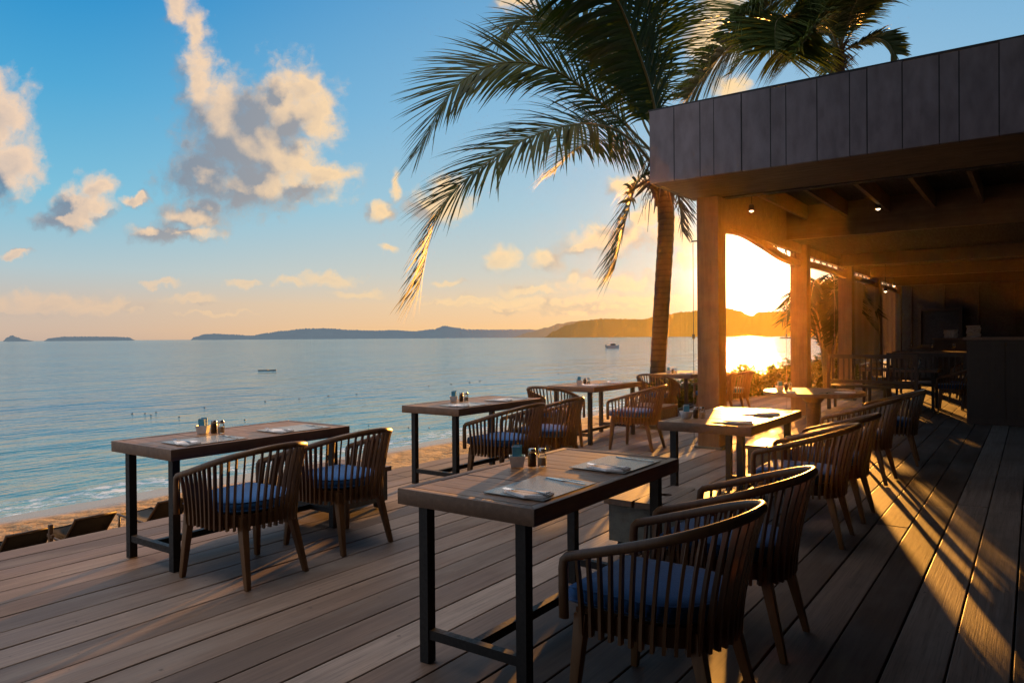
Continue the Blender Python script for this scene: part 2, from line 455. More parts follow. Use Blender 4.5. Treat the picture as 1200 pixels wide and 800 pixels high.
# ------------------------------------------------------------------ sky and sun
CLOUDS = [  # centre and radii of the cloud lobes, in hundredths of the view's focal grid (x right, y down, horizon 3.95)
 (2.95,1.60,.80,.70),(3.35,1.28,.56,.56),(2.62,1.50,.55,.62),(3.62,1.02,.22,.30),(3.78,1.40,.28,.42),(2.38,.90,.26,.55),(2.34,.32,.14,.34),(2.12,.02,.16,.30),
 (3.00,2.12,1.0,.34),(2.45,1.98,.50,.34),(3.85,1.98,.36,.15),(3.30,1.85,.60,.40),
 (2.30,2.52,.46,.24),(2.48,2.40,.26,.20),(1.85,2.70,.34,.11),(2.15,2.72,.5,.10),
 (.06,1.35,.36,.55),(.15,1.90,.42,.38),(-.1,1.0,.3,.3),(-.25,1.7,.5,.6),
 (.95,2.40,.40,.27),(1.12,2.18,.20,.20),(.80,2.56,.40,.14),(1.60,2.34,.22,.08),
 (5.12,2.36,.42,.24),(5.25,2.18,.22,.14),(4.47,2.50,.19,.13),(4.66,2.15,.08,.20),
 (5.90,3.02,.20,.18),(6.38,3.02,.25,.15),(6.70,3.23,.14,.09),(3.82,3.23,.34,.08),(3.42,3.26,.16,.06),(4.85,3.43,.15,.03),
 (7.15,2.82,.55,.20),(7.55,2.55,.25,.16),(7.95,2.78,.40,.22),(8.1,3.05,.3,.1),(6.85,2.90,.3,.08),(7.15,3.30,.7,.10),(6.5,3.52,.9,.08),(7.6,3.50,.8,.09),
 (.62,3.50,.60,.14),(.35,3.40,.25,.10),(1.2,3.58,.6,.09),(-.3,3.55,.6,.14),(2.55,3.62,.5,.03),
 (8.30,.45,.36,.42),(8.45,.15,.30,.25),(6.05,.04,.22,.10),(7.40,2.20,.30,.16),(8.6,1.0,.2,.2),
 (2.2,3.45,.35,.06),(4.2,3.40,.35,.05),(5.5,3.55,.7,.05),(5.3,3.30,.25,.05),(6.2,3.38,.4,.06),(1.9,3.30,.3,.05),(2.9,3.30,.22,.05),(6.9,3.62,.9,.07),(5.95,3.62,.4,.04),(4.55,2.95,.12,.05),(.2,2.95,.2,.06),
 (-3,2.2,.9,.4),(-4.2,1.2,.8,.6),(10.8,3.2,.8,.12),(12,2.6,.9,.3),
]

def build_world():
    w = bpy.data.worlds.new("World"); SC.world = w; w.use_nodes = True
    nt = NT(w.node_tree); nt.n.clear()
    out = nt.new('ShaderNodeOutputWorld')
    g = nt.new('ShaderNodeTexCoord').outputs['Generated']
    d = nt.vm('NORMALIZE', g)
    sep = nt.new('ShaderNodeSeparateXYZ'); nt.l.new(d, sep.inputs[0]); dz = sep.outputs[2]
    df = nt.vm('DOT_PRODUCT', d, tuple(FWD)); dr = nt.vm('DOT_PRODUCT', d, tuple(RGT))
    dfc = nt.math('MAXIMUM', df, .06)
    X = nt.math('ADD', nt.math('MULTIPLY', nt.math('DIVIDE', dr, dfc), 8.57), 6.0)
    Y = nt.math('ADD', nt.math('MULTIPLY', nt.math('DIVIDE', dz, dfc), -8.57), 3.945)
    cmb = nt.new('ShaderNodeCombineXYZ'); nt.put(cmb.inputs[0], X); nt.put(cmb.inputs[1], Y); P = cmb.outputs[0]

    # clear sky: elevation ramps away from and towards the sun
    el = nt.math('MAXIMUM', dz, 0.0)
    rt = nt.math('POWER', el, .5)
    s = lambda v: math.sqrt(v)
    away = nt.ramp(rt, [(0, (.56, .42, .34)), (s(.012), (.62, .47, .37)), (s(.045), (.60, .50, .42)), (s(.085), (.44, .56, .60)),
                        (s(.17), (.20, .52, .70)), (s(.29), (.075, .38, .66)), (s(.42), (.010, .25, .58)), (s(.7), (.006, .13, .38)), (1, (.006, .09, .28))])
    near = nt.ramp(rt, [(0, (.90, .52, .25)), (s(.012), (.90, .56, .28)), (s(.045), (.82, .60, .38)), (s(.085), (.60, .60, .54)),
                        (s(.17), (.38, .57, .67)), (s(.29), (.25, .49, .70)), (s(.42), (.18, .42, .66)), (s(.7), (.05, .20, .45)), (1, (.006, .09, .28))])
    hs = nt.vm('DOT_PRODUCT', d, tuple(SUN_H))
    t = nt.mapr(hs, math.cos(R(54)), math.cos(R(7)), 0, 1, True)
    sky = nt.mix(t, away, near)
    ca = nt.vm('DOT_PRODUCT', d, tuple(SUN_DIR))
    ang = nt.math('ARCCOSINE', nt.math('MINIMUM', nt.math('MAXIMUM', ca, -1.0), 1.0))
    # physically based sky adds its share
    ns = nt.new('ShaderNodeTexSky', sky_type='NISHITA'); ns.sun_disc = False
    ns.sun_elevation = SUN_EL
    ns.sun_rotation = math.atan2(SUN_DIR.x, SUN_DIR.y)
    ns.air_density = 1.0; ns.dust_density = 1.2; ns.ozone_density = 1.5
    nt.l.new(d, ns.inputs[0]) if ns.inputs else None

    # clouds
    grp = bpy.data.node_groups.new('cloud_density', 'ShaderNodeTree')
    grp.interface.new_socket('P', in_out='INPUT', socket_type='NodeSocketVector')
    grp.interface.new_socket('D', in_out='OUTPUT', socket_type='NodeSocketFloat')
    grp.interface.new_socket('A', in_out='OUTPUT', socket_type='NodeSocketFloat')
    q = NT(grp); gi = q.new('NodeGroupInput'); go = q.new('NodeGroupOutput')
    p = gi.outputs[0]
    wn = q.noise(p, 1.7, 3, .55); wn2 = q.noise(p, 5.5, 4, .6)
    warp = q.vm('SCALE', q.vm('SUBTRACT', wn.outputs['Color'], (.5, .5, .5)), .36)
    warp2 = q.vm('SCALE', q.vm('SUBTRACT', wn2.outputs['Color'], (.5, .5, .5)), .20)
    pw = q.vm('ADD', q.vm('ADD', p, warp), warp2)
    acc = None
    for cx, cy, rx, ry in CLOUDS:
        v = q.vm('MULTIPLY', q.vm('SUBTRACT', pw, (cx, cy, 0)), (1 / rx, 1 / ry, 0))
        b = q.math('SUBTRACT', 1.0, q.vm('LENGTH', v))
        acc = b if acc is None else q.math('SMOOTH_MAX', acc, b, .22)
    f1 = q.noise(q.vm('ADD', p, q.vm('SCALE', warp, .8)), 3.2, 7, .62)
    f2 = q.noise(q.vm('ADD', p, q.vm('SCALE', warp2, 1.5)), 11.0, 5, .62)
    def puff(vec, sc):
        v = q.new('ShaderNodeTexVoronoi', voronoi_dimensions='2D', feature='SMOOTH_F1')
        q.put(v.inputs['Vector'], vec); q.put(v.inputs['Scale'], sc); q.put(v.inputs['Smoothness'], .35)
        return q.math('SUBTRACT', .45, v.outputs['Distance'])
    pv = q.vm('ADD', p, q.vm('SCALE', warp2, .9))
    dd = q.math('ADD', q.math('ADD', q.math('MULTIPLY', acc, .95), .07), q.math('MULTIPLY', q.math('SUBTRACT', f1.outputs[0], .5), .85))
    dd = q.math('ADD', dd, q.math('MULTIPLY', puff(pv, 3.2), .42))
    dd = q.math('ADD', dd, q.math('MULTIPLY', puff(pv, 7.5), .24))
    dd = q.math('ADD', dd, q.math('MULTIPLY', q.math('SUBTRACT', f2.outputs[0], .5), .55))
    q.l.new(dd, go.inputs[0]); q.l.new(acc, go.inputs[1])
    def dens(vec):
        n = nt.new('ShaderNodeGroup'); n.node_tree = grp; nt.put(n.inputs[0], vec); return n.outputs[0], n.outputs[1]
    D0, A0 = dens(P)
    L = nt.vm('NORMALIZE', nt.vm('ADD', nt.vm('NORMALIZE', nt.vm('SUBTRACT', (8.83, 3.2, 0), P)), (.1, -.85, 0)))
    D1, _a = dens(nt.vm('ADD', P, nt.vm('SCALE', L, .13)))
    _d, A2 = dens(nt.vm('ADD', P, nt.vm('SCALE', L, .42)))
    alpha = nt.mapr(D0, -.18, .74, 0, 1, True)
    micro = nt.mapr(nt.math('SUBTRACT', D0, D1), -.55, .50, 0, 1, True)
    macro = nt.mapr(nt.math('SUBTRACT', A0, A2), -.16, .46, 0, 1, True)
    lit = nt.math('ADD', nt.math('MULTIPLY', micro, .36), nt.math('MULTIPLY', macro, 1.0))
    lit = nt.math('SUBTRACT', lit, nt.mapr(D0, .25, 1.0, .04, .50, True), clamp=True)
    low = nt.mapr(Y, 2.2, 3.7, 0, 1)
    litc = nt.mix(low, (.88, .64, .46, 1), (.84, .57, .37, 1))
    shc = nt.mix(low, (.16, .245, .35, 1), (.46, .40, .37, 1))
    litc = nt.mix(t, litc, (1.0, .70, .36, 1)); shc = nt.mix(nt.math('MULTIPLY', t, .7), shc, (.62, .46, .32, 1))
    cc = nt.mix(lit, shc, litc)
    front = nt.mapr(df, .1, .3, 0, 1)
    amul = nt.math('MULTIPLY', alpha, nt.mapr(low, .3, .9, .96, .50))
    sky = nt.mix(nt.math('MULTIPLY', amul, front), sky, cc)

    # glow of the low sun in the moist air
    deg = nt.math('MULTIPLY', ang, 57.2958)
    core = nt.math('EXPONENT', nt.math('MULTIPLY', nt.math('POWER', nt.math('DIVIDE', deg, 2.6), 2.0), -1.0))
    halo = nt.math('EXPONENT', nt.math('DIVIDE', deg, -3.2))
    wide = nt.math('EXPONENT', nt.math('DIVIDE', deg, -11.0))
    glow = nt.vm('ADD', nt.vm('SCALE', (6.0, 5.2, 3.8), core), nt.vm('SCALE', (1.35, .90, .40), halo))
    glow = nt.vm('ADD', glow, nt.vm('SCALE', (.07, .03, .0), wide))
    # bright sky added overhead and behind, out of view, to light the terrace
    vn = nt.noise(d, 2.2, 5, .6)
    sky_fill = nt.math('MAXIMUM', nt.mapr(dz, .46, .80, 0, 1, True), nt.math('MULTIPLY', nt.mapr(df, .25, -.35, 0, 1, True), nt.mapr(dz, .02, .25, .55, 1, True)))
    sky_fill = nt.math('MULTIPLY', sky_fill, nt.mapr(vn.outputs[0], .3, .6, .65, 1))
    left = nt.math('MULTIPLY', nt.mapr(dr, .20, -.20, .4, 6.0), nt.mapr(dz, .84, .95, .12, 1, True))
    sky = nt.mix(sky_fill, sky, nt.mix(nt.mapr(dz, .45, .7), (.42, .44, .52, 1), nt.vm('SCALE', (1.0, .90, .84), left)))
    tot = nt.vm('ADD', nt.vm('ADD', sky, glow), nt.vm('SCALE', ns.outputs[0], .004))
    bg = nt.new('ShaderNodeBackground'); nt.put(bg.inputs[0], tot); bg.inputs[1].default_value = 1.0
    nt.l.new(bg.outputs[0], out.inputs[0])
    w.cycles.sampling_method = 'MANUAL'; w.cycles.sample_map_resolution = 512
build_world()

sl = bpy.data.lights.new('sun', 'SUN'); sl.energy = 14.0; sl.angle = R(.53); sl.color = (1.0, .42, .07)
so = bpy.data.objects.new('sun', sl); COL.objects.link(so)
so.rotation_euler = SUN_DIR.to_track_quat('Z', 'Y').to_euler()
so.location = (0, 0, 30)

# ------------------------------------------------------------------ camera
cd = bpy.data.cameras.new('camera'); cd.sensor_width = 36; cd.lens = FPX / 1200 * 36
cd.clip_start = .05; cd.clip_end = 60000
co = bpy.data.objects.new('camera', cd); COL.objects.link(co)
co.location = (0, 0, CAM_H)
co.rotation_euler = (Matrix.Rotation(TH, 3, 'Z') @ Matrix.Rotation(R(90 - .33), 3, 'X') @ Matrix.Rotation(R(-.43), 3, 'Z')).to_euler()
SC.camera = co
SC.view_settings.view_transform = 'Standard'; SC.view_settings.look = 'None'
SC.view_settings.exposure = 0; SC.view_settings.gamma = 1
SC.render.resolution_x = 1024; SC.render.resolution_y = 682
SC.render.engine = 'CYCLES'
cy = SC.cycles
cy.max_bounces = 8; cy.diffuse_bounces = 4; cy.glossy_bounces = 4; cy.transparent_max_bounces = 8; cy.volume_bounces = 0
cy.sample_clamp_indirect = 3.0; cy.use_denoising = True
cy.caustics_reflective = False; cy.caustics_refractive = False
cy.volume_max_steps = 64
# ------------------------------------------------------------------ ground, sea, hills
def build_sea():
    bm = bmesh.new()
    xs = [-40000, -9000, -2500, -700, -200, -70, -30, -18, -11.0]
    ys = [-40000, -8000, -1500, -300, -60, 0, 30, 80, 300, 1500, 8000, 40000]
    grid = [[bm.verts.new((x, y, 0)) for y in ys] for x in xs]
    for i in range(len(xs) - 1):
        for j in range(len(ys) - 1):
            bm.faces.new((grid[i][j], grid[i+1][j], grid[i+1][j+1], grid[i][j+1]))
    struct(obj('sea', bm, M['water'], loc=(0, 0, SEA_Z)))
    # seaward of the far shore the coast bends away, so the water also lies beyond the head of the beach
    bm = bmesh.new()
    vs = [bm.verts.new(p) for p in ((-11.0, 170, 0), (40000, 170, 0), (40000, 40000, 0), (-11.0, 40000, 0))]
    bm.faces.new(vs); struct(obj('sea_bay', bm, M['water'], loc=(0, 0, SEA_Z)))
build_sea()

def build_beach():
    prof = [(-16, -1.45), (-12.4, -1.10), (-11.5, -1.003), (-10.6, -.93), (-9.2, -.82), (-7.6, -.74), (-5.8, -.68), (-3, -.66), (10, -.65), (60, -.6), (400, .5)]
    # a finer strip where it can be seen
    bm = bmesh.new()
    xs = []
    for (a, za), (b, zb) in zip(prof, prof[1:]):
        n = max(1, int((b - a) / .22)) if b <= -5 else 1
        for i in range(n): xs.append((a + (b - a) * i / n, za + (zb - za) * i / n))
    xs.append(prof[-1])
    ys = [-400, -60, -20, -6] + [-4 + .25 * i for i in range(0, 150)] + [36, 40, 50, 70, 100, 168]
    g = []
    for x, z in xs:
        row = []
        for y in ys:
            dz = 0
            if -11 < x < -5:
                k = min(1, (x + 11) / 1.5)
                dz = k * (.05 * mnoise.noise(Vector((x * 1.7, y * 1.7, 0))) + .035 * mnoise.noise(Vector((x * 4.1, y * 4.1, 3))))
            row.append(bm.verts.new((x + (.0 if x > -9 else .25 * mnoise.noise(Vector((0, y * .12, 5)))), y, z + dz)))
        g.append(row)
    for i in range(len(g) - 1):
        for j in range(len(ys) - 1):
            bm.faces.new((g[i][j], g[i+1][j], g[i+1][j+1], g[i][j+1]))
    struct(obj('beach', bm, M['sand'], smooth=True))
build_beach()

DECK_X0, DECK_X1, DECK_Y0, DECK_Y1 = -5.585, 7.0, -4.0, 26.5
BOARD = .2205
def build_deck():
    bm = bmesh.new(); lay = bm.loops.layers.color.new('board')
    rnd = random.Random(3)
    x = DECK_X0; k = 0
    while x < DECK_X1:
        w = BOARD - .009
        y0 = DECK_Y0 + rnd.uniform(-.2, .2)
        cuts = [y0, DECK_Y1] if k == 0 else [y0, y0 + rnd.uniform(9, 14), DECK_Y1]
        for a, b in zip(cuts, cuts[1:]):
            c = (rnd.random(), rnd.random(), 0, 1)
            dz = rnd.uniform(-.0015, .0015)
            n0 = len(bm.faces)
            vs = box(bm, x, x + w, a + .002, b - .002, -.035 + dz, dz)
            top = [e for e in set(e for v in vs[4:] for e in v.link_edges) if abs(e.verts[0].co.z - e.verts[1].co.z) < 1e-6 and e.verts[0].co.z > -.01]
            r = bmesh.ops.bevel(bm, geom=top, offset=.004, segments=2, affect='EDGES', profile=.5)
            bm.faces.ensure_lookup_table()
            for f in bm.faces[n0:]:
                for l in f.loops: l[lay] = c
            for f in r['faces']:
                for l in f.loops: l[lay] = c
        x += BOARD; k += 1
    o = struct(obj('deck', bm, M['deck']))
    bm = bmesh.new()
    box(bm, DECK_X0 + .02, DECK_X1, DECK_Y0 + .3, DECK_Y1 - .1, -.20, -.045)
    struct(obj('deck_joists', bm, M['counter']))
build_deck()

def ridge(name, pts, dist, depth, mat, seed=0, base=-1.2):
    """hill: silhouette (lateral px, height px above the horizon) at a distance; a solid ground form with its own slopes"""
    px = [p[0] for p in pts]
    def h(x):
        for (a, ha), (b, hb) in zip(pts, pts[1:]):
            if a <= x <= b:
                t = (x - a) / (b - a); t = t * t * (3 - 2 * t)
                return ha + (hb - ha) * t
        return 0
    bm = bmesh.new(); n = max(60, int((px[-1] - px[0]) / .6)); m = 10; g = []
    for i in range(n + 1):
        x = px[0] + (px[-1] - px[0]) * i / n
        H = h(x) * (1 + .05 * mnoise.noise(Vector((x * .35, seed, 0)))) + (.9 * mnoise.noise(Vector((x * .8, seed, 7))) + .5 * mnoise.noise(Vector((x * 2.1, seed, 9))) if h(x) > 2 else 0)
        H = max(H, 0); row = []
        for j in range(m + 1):
            v = j / m
            prof = math.sin(math.pi * min(1, v * 1.02)) ** .7 if v < 1 else 0
            D = dist + depth * v
            Ht = (H / FPX * (dist + depth * .5) + CAM_H + 1.0) * prof if H > 0 else 0
            if 0 < j < m: Ht *= 1 + .10 * mnoise.noise(Vector((x * .12, j * .8, seed + 3))) * (1 if j != 5 else 0)
            p = cam2w((x - 600) / FPX * D, D, base + Ht)
            row.append(bm.verts.new(p))
        g.append(row)
    for i in range(n):
        for j in range(m):
            bm.faces.new((g[i][j], g[i+1][j], g[i+1][j+1], g[i][j+1]))
    struct(obj(name, bm, mat, smooth=True))

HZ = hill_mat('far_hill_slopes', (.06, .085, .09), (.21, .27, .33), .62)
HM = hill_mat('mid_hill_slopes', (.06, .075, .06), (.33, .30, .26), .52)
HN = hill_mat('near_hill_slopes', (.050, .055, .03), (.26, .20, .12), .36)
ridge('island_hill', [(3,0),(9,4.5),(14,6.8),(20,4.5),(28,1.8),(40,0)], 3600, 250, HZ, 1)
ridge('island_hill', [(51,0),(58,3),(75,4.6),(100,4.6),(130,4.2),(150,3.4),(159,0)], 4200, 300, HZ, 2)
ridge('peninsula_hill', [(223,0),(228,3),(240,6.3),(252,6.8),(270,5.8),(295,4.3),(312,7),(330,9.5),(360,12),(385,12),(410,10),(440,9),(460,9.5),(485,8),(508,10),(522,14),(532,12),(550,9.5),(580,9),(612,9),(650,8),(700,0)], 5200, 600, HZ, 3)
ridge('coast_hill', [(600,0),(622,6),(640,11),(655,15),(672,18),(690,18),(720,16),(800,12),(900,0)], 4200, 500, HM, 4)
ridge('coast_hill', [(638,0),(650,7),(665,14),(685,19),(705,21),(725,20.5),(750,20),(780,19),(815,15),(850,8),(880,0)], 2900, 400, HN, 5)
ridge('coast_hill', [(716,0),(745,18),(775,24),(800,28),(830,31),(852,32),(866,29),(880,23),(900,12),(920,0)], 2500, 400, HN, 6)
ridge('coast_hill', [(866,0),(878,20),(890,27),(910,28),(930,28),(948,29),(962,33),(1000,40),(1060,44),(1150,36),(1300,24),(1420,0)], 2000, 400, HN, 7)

# ------------------------------------------------------------------ pavilion
CX = -3.28
def build_pavilion():
    b = thing('beach_pavilion', 'open-sided timber beach restaurant with dark metal fascia and square posts', 'restaurant', (CX, 8.91, 0))
    def P(name, bm, mat, **k):
        o = obj(name, bm, mat, **k); o.parent = b; o.matrix_parent_inverse = Matrix.Translation((-CX, -8.91, 0)); return o
    L, RX = -3.56, 7.6
    # fascia: flat-lock metal panels with raised seams
    bm = bmesh.new(); x = L; k = 0
    rnd = random.Random(5)
    xs = [L]
    while xs[-1] < RX: xs.append(xs[-1] + (.30 if len(xs) % 3 else .155))
    for x0, x1 in zip(xs, xs[1:]):
        yy = 7.71 + rnd.uniform(-.004, .004)
        box(bm, x0 + .0055, x1 - .0055, yy, yy + .05, 3.135, 3.95 + rnd.uniform(-.006, .006))
    bevel(bm, .006, 2)
    f = P('fascia', bm, M['fascia'])
    bm = bmesh.new()
    for x in xs[1:-1]: box(bm, x - .0055, x + .0055, 7.712, 7.74, 3.138, 3.945)
    s = P('fascia_seam', bm, M['seam'])
    bm = bmesh.new(); box(bm, L - .02, RX, 7.735, 7.80, 3.955, 3.98); box(bm, L - .004, L + .04, 7.765, 9.05, 3.135, 3.95)
    P('fascia_cap', bm, M['seam'])
    # roof deck
    bm = bmesh.new(); box(bm, L + .045, RX, 7.77, 9.0, 3.83, 3.91); box(bm, CX - .25, RX, 9.004, 26.4, 3.52, 3.62)
    P('roof', bm, M['seam'])
    # soffit of the canopy and the front beam
    bm = bmesh.new(); n = 9
    for i in range(n):
        y0 = 7.765 + (9.0 - 7.765) / n * i
        box(bm, L + .045, RX, y0 + .002, y0 + (9.0 - 7.765) / n - .002, 3.135, 3.165)
    P('soffit', bm, M['soffit'])
    bm = bmesh.new(); box(bm, CX - .14, RX, 9.006, 9.12, 3.12, 3.50); bevel(bm, .006)
    P('beam', bm, M['darkwood'])
    # recess with rafters, bulkhead, main ceiling
    bm = bmesh.new(); box(bm, CX - .2, RX, 9.124, 12.14, 3.45, 3.50)
    P('ceiling', bm, M['darkwood'])
    x = -2.95
    while x < RX:
        P('rafter', bbox(x, x + .05, 9.124, 12.14, 3.22, 3.445, .004), M['rafter']); x += .585
    bm = bmesh.new(); box(bm, CX - .2, RX, 12.15, 12.24, 2.93, 3.50); P('bulkhead', bm, M['soffit'])
    bm = bmesh.new()
    y = 12.25
    while y < 26.3:
        for (xa, xb) in ((CX - .2, 1.0), (1.004, RX)):
            box(bm, xa, xb, y, y + .296, 2.95, 2.99)
        y += .30
    P('ceiling', bm, M['darkwood'])
    # folded ceiling fins that run across below the ceiling
    for y, z in ((15.2, 2.72), (18.4, 2.70), (21.6, 2.68)):
        bm = bmesh.new(); box(bm, CX + .25, RX, y, y + .14, z, 2.945); bevel(bm, .006); P('beam', bm, M['darkwood'])
    # posts
    ys = [8.91, 13.2, 17.0, 20.5, 24.0]
    for i, y in enumerate(ys):
        top = 3.18 if i == 0 else 2.94
        w = .135
        bm = bmesh.new(); box(bm, CX - w, CX + w, y - w, y + w, .0, top if i else 3.115); bevel(bm, .012, 2)
        c = P('column', bm, M['column'])
        bm = bmesh.new(); box(bm, CX - w - .035, CX + w + .035, y - w - .035, y + w + .035, .004, .03); bevel(bm, .006)
        c2 = P('column_base', bm, M['concrete'])
    # eaves: solid panel, and below it a gently arched chord with a few struts where it drops away
    for i, (a, c) in enumerate(zip(ys, ys[1:])):
        a0, c0 = a + .137, c - .137
        def zlow(t):
            if i == 0: return catmull([(0, 0, 2.70), (.3, 0, 2.775), (.6, 0, 2.70), (.85, 0, 2.60), (1, 0, 2.57)], 41)[int(round(t * 40))].z
            return 2.60 + .03 * math.sin(math.pi * t)
        bm = bmesh.new(); n = 20; prev = None
        for k in range(n + 1):
            t = k / n; y = a0 + (c0 - a0) * t; zb = zlow(t); zt = min(zb + .10, 2.799)
            cur = [bm.verts.new((CX + sx * .045, y, z)) for sx, z in ((-1, zb), (1, zb), (1, zt), (-1, zt))]
            if prev:
                for q in range(4): bm.faces.new((prev[q], prev[(q+1) % 4], cur[(q+1) % 4], cur[q]))
            else: bm.faces.new(cur[::-1])
            prev = cur
        bm.faces.new(prev); bmesh.ops.recalc_face_normals(bm, faces=bm.faces)
        P('eaves_beam', bm, M['column'])
        for k in range(7):
            t = (k + .5) / 7; y = a0 + (c0 - a0) * t; zb = zlow(t) + .099
            if zb < 2.76:
                bm = bmesh.new(); sweep(bm, [(CX, y, zb), (CX, y + .09, 2.802), (CX, y + .18, zb)], .010, n=6)
                P('lattice_strut', bm, M['column'])
        P('eaves_panel', bbox(CX - .05, CX + .05, a0, c0, 2.803, 2.947 if i else 3.44, .004), M['soffit'])
    # back wall with tall panels, and the far side wall
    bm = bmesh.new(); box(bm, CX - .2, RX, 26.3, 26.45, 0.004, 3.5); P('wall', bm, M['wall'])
    bm = bmesh.new()
    for k in range(12): box(bm, CX + .1 + k * .9, CX + .13 + k * .9, 26.24, 26.297, 1.0, 2.9)
    box(bm, CX, RX, 26.25, 26.295, .96, .995); box(bm, CX, RX, 26.25, 26.295, 1.9, 1.93)
    P('wall_trim', bm, M['counter'])
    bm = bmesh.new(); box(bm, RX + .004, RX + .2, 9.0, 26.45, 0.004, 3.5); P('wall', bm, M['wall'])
    # framed window on the back wall
    fr = bmesh.new()
    for (xa, xb, za, zb) in ((-2.95, -2.87, 1.0, 2.2), (-1.85, -1.77, 1.0, 2.2), (-2.866, -1.854, 2.12, 2.2), (-2.866, -1.854, 1.0, 1.07)): box(fr, xa, xb, 26.10, 26.235, za, zb)
    w = P('window', fr, M['counter'])
    bm = bmesh.new(); box(bm, -2.866, -1.854, 26.18, 26.20, 1.072, 2.118); P('pane', bm, M['wall'])
    # guide wires of the roller blinds: bracket, wire and small weight
    for y in (8.91, 13.2, 17.0):
        bm = bmesh.new()
        x = CX - .24
        sweep(bm, [(x, y, .03), (x, y, 2.58)], .004, n=6, up=Vector((1, 0, 0)))
        sweep(bm, [(CX - .136, y, 2.6), (x - .02, y, 2.6)], .018, .010, n=6)
        sweep(bm, [(x, y, 1.36), (x, y, 1.42)], .016, n=8, up=Vector((1, 0, 0)))
        sweep(bm, [(x, y, .62), (x, y, .68)], .014, n=8, up=Vector((1, 0, 0)))
        P('guide_wire', bm, M['wire'])
    # clear roll-down blinds at the far bays
    for a, c in ((17.16, 20.34), (20.66, 23.84)):
        bm = bmesh.new(); n = 24; prev = None
        for k in range(n + 1):
            y = a + (c - a) * k / n; x = CX + .10 + .012 * math.sin(k * 1.1)
            cur = (bm.verts.new((x, y, .75)), bm.verts.new((x, y, 2.57)))
            if prev: bm.faces.new((prev[0], cur[0], cur[1], prev[1]))
            prev = cur
        P('roller_blind', bm, M['blind'], smooth=True)
    for (x, y, z) in ((-3.0, 9.5, 3.0), (-1.74, 11.4, 3.22)):
        pass
    # unseen walls and roof slabs, added around the viewer to darken the right deck
    bm = bmesh.new(); box(bm, 1.25, 1.40, -6.0, 7.6, .004, 3.915); box(bm, 1.25, 1.40, 4.66, 7.6, 3.918, 5.115); P('wall', bm, M['wall'])
    bm = bmesh.new(); box(bm, -2.7, 7.0, -6.0, 4.65, 3.92, 4.02); box(bm, -2.7, 7.0, -6.12, -6.004, .004, 3.915); box(bm, -2.8, 7.0, 4.0, 7.60, 5.12, 5.22); P('roof', bm, M['seam'])
    return b
build_pavilion()

def spot(loc, top, label):
    t = thing('ceiling_spotlight', label, 'ceiling light', (loc[0], loc[1], top), 0)
    d = loc[2] - top
    bm = bmesh.new(); lathe(bm, [(.004, 0), (.030, -.003), (.030, -.02), (.007, -.022), (.007, d + .10), (.034, d + .08), (.040, d + .012), (.036, d + .008)], 16)
    obj('housing', bm, M['iron'], t, autosmooth=40)
    bm = bmesh.new(); lathe(bm, [(.006, d - .012), (.022, d - .004), (.031, d + .008), (.02, d + .02)], 16)
    obj('bulb', bm, M['bulb'], t, smooth=True)
spot((-3.0, 9.62, 3.02), 3.449, 'small lit ceiling spotlight above the front corner post')
spot((-1.78, 11.4, 3.16), 3.449, 'small lit ceiling spotlight among the rafters right of the corner post')
spot((-2.72, 19.6, 2.55), 2.949, 'small lit pendant spotlight deep inside the dark dining room, the higher one')
spot((-2.55, 17.2, 2.30), 2.949, 'small lit pendant spotlight deep inside the dark dining room, the lower one')
# ------------------------------------------------------------------ chairs
def u_curve(hw, yf, yb, n):
    """open U seen from above: right arm front -> round the back -> left arm front, evenly spaced"""
    raw = []
    for i in range(41): raw.append((hw * (1 - .035 * (1 - i / 40)), yf * (1 - i / 40)))
    for i in range(1, 120):
        a = math.pi * i / 120
        raw.append((hw * math.copysign(abs(math.cos(a)) ** .86, math.cos(a)), -yb * math.sin(a) ** .86))
    for i in range(41): raw.append((-hw * (1 - .035 * i / 40), yf * i / 40))
    L = [0]
    for a, b in zip(raw, raw[1:]): L.append(L[-1] + math.hypot(b[0] - a[0], b[1] - a[1]))
    out = []; k = 0
    for i in range(n):
        s = L[-1] * i / (n - 1)
        while k < len(L) - 2 and L[k + 1] < s: k += 1
        t = (s - L[k]) / max(1e-9, L[k + 1] - L[k])
        out.append((raw[k][0] + (raw[k+1][0] - raw[k][0]) * t, raw[k][1] + (raw[k+1][1] - raw[k][1]) * t))
    return out

RHW, RYF, RYB = .298, .270, .335     # top rail, seen from above
SHW, SYF, SYB = .262, .265, .245     # seat ring
ZF, ZB = .600, .785
def rail_z(y):
    t = (RYF - y) / (RYF + RYB)
    return ZF + (ZB - ZF) * (t ** 1.05)

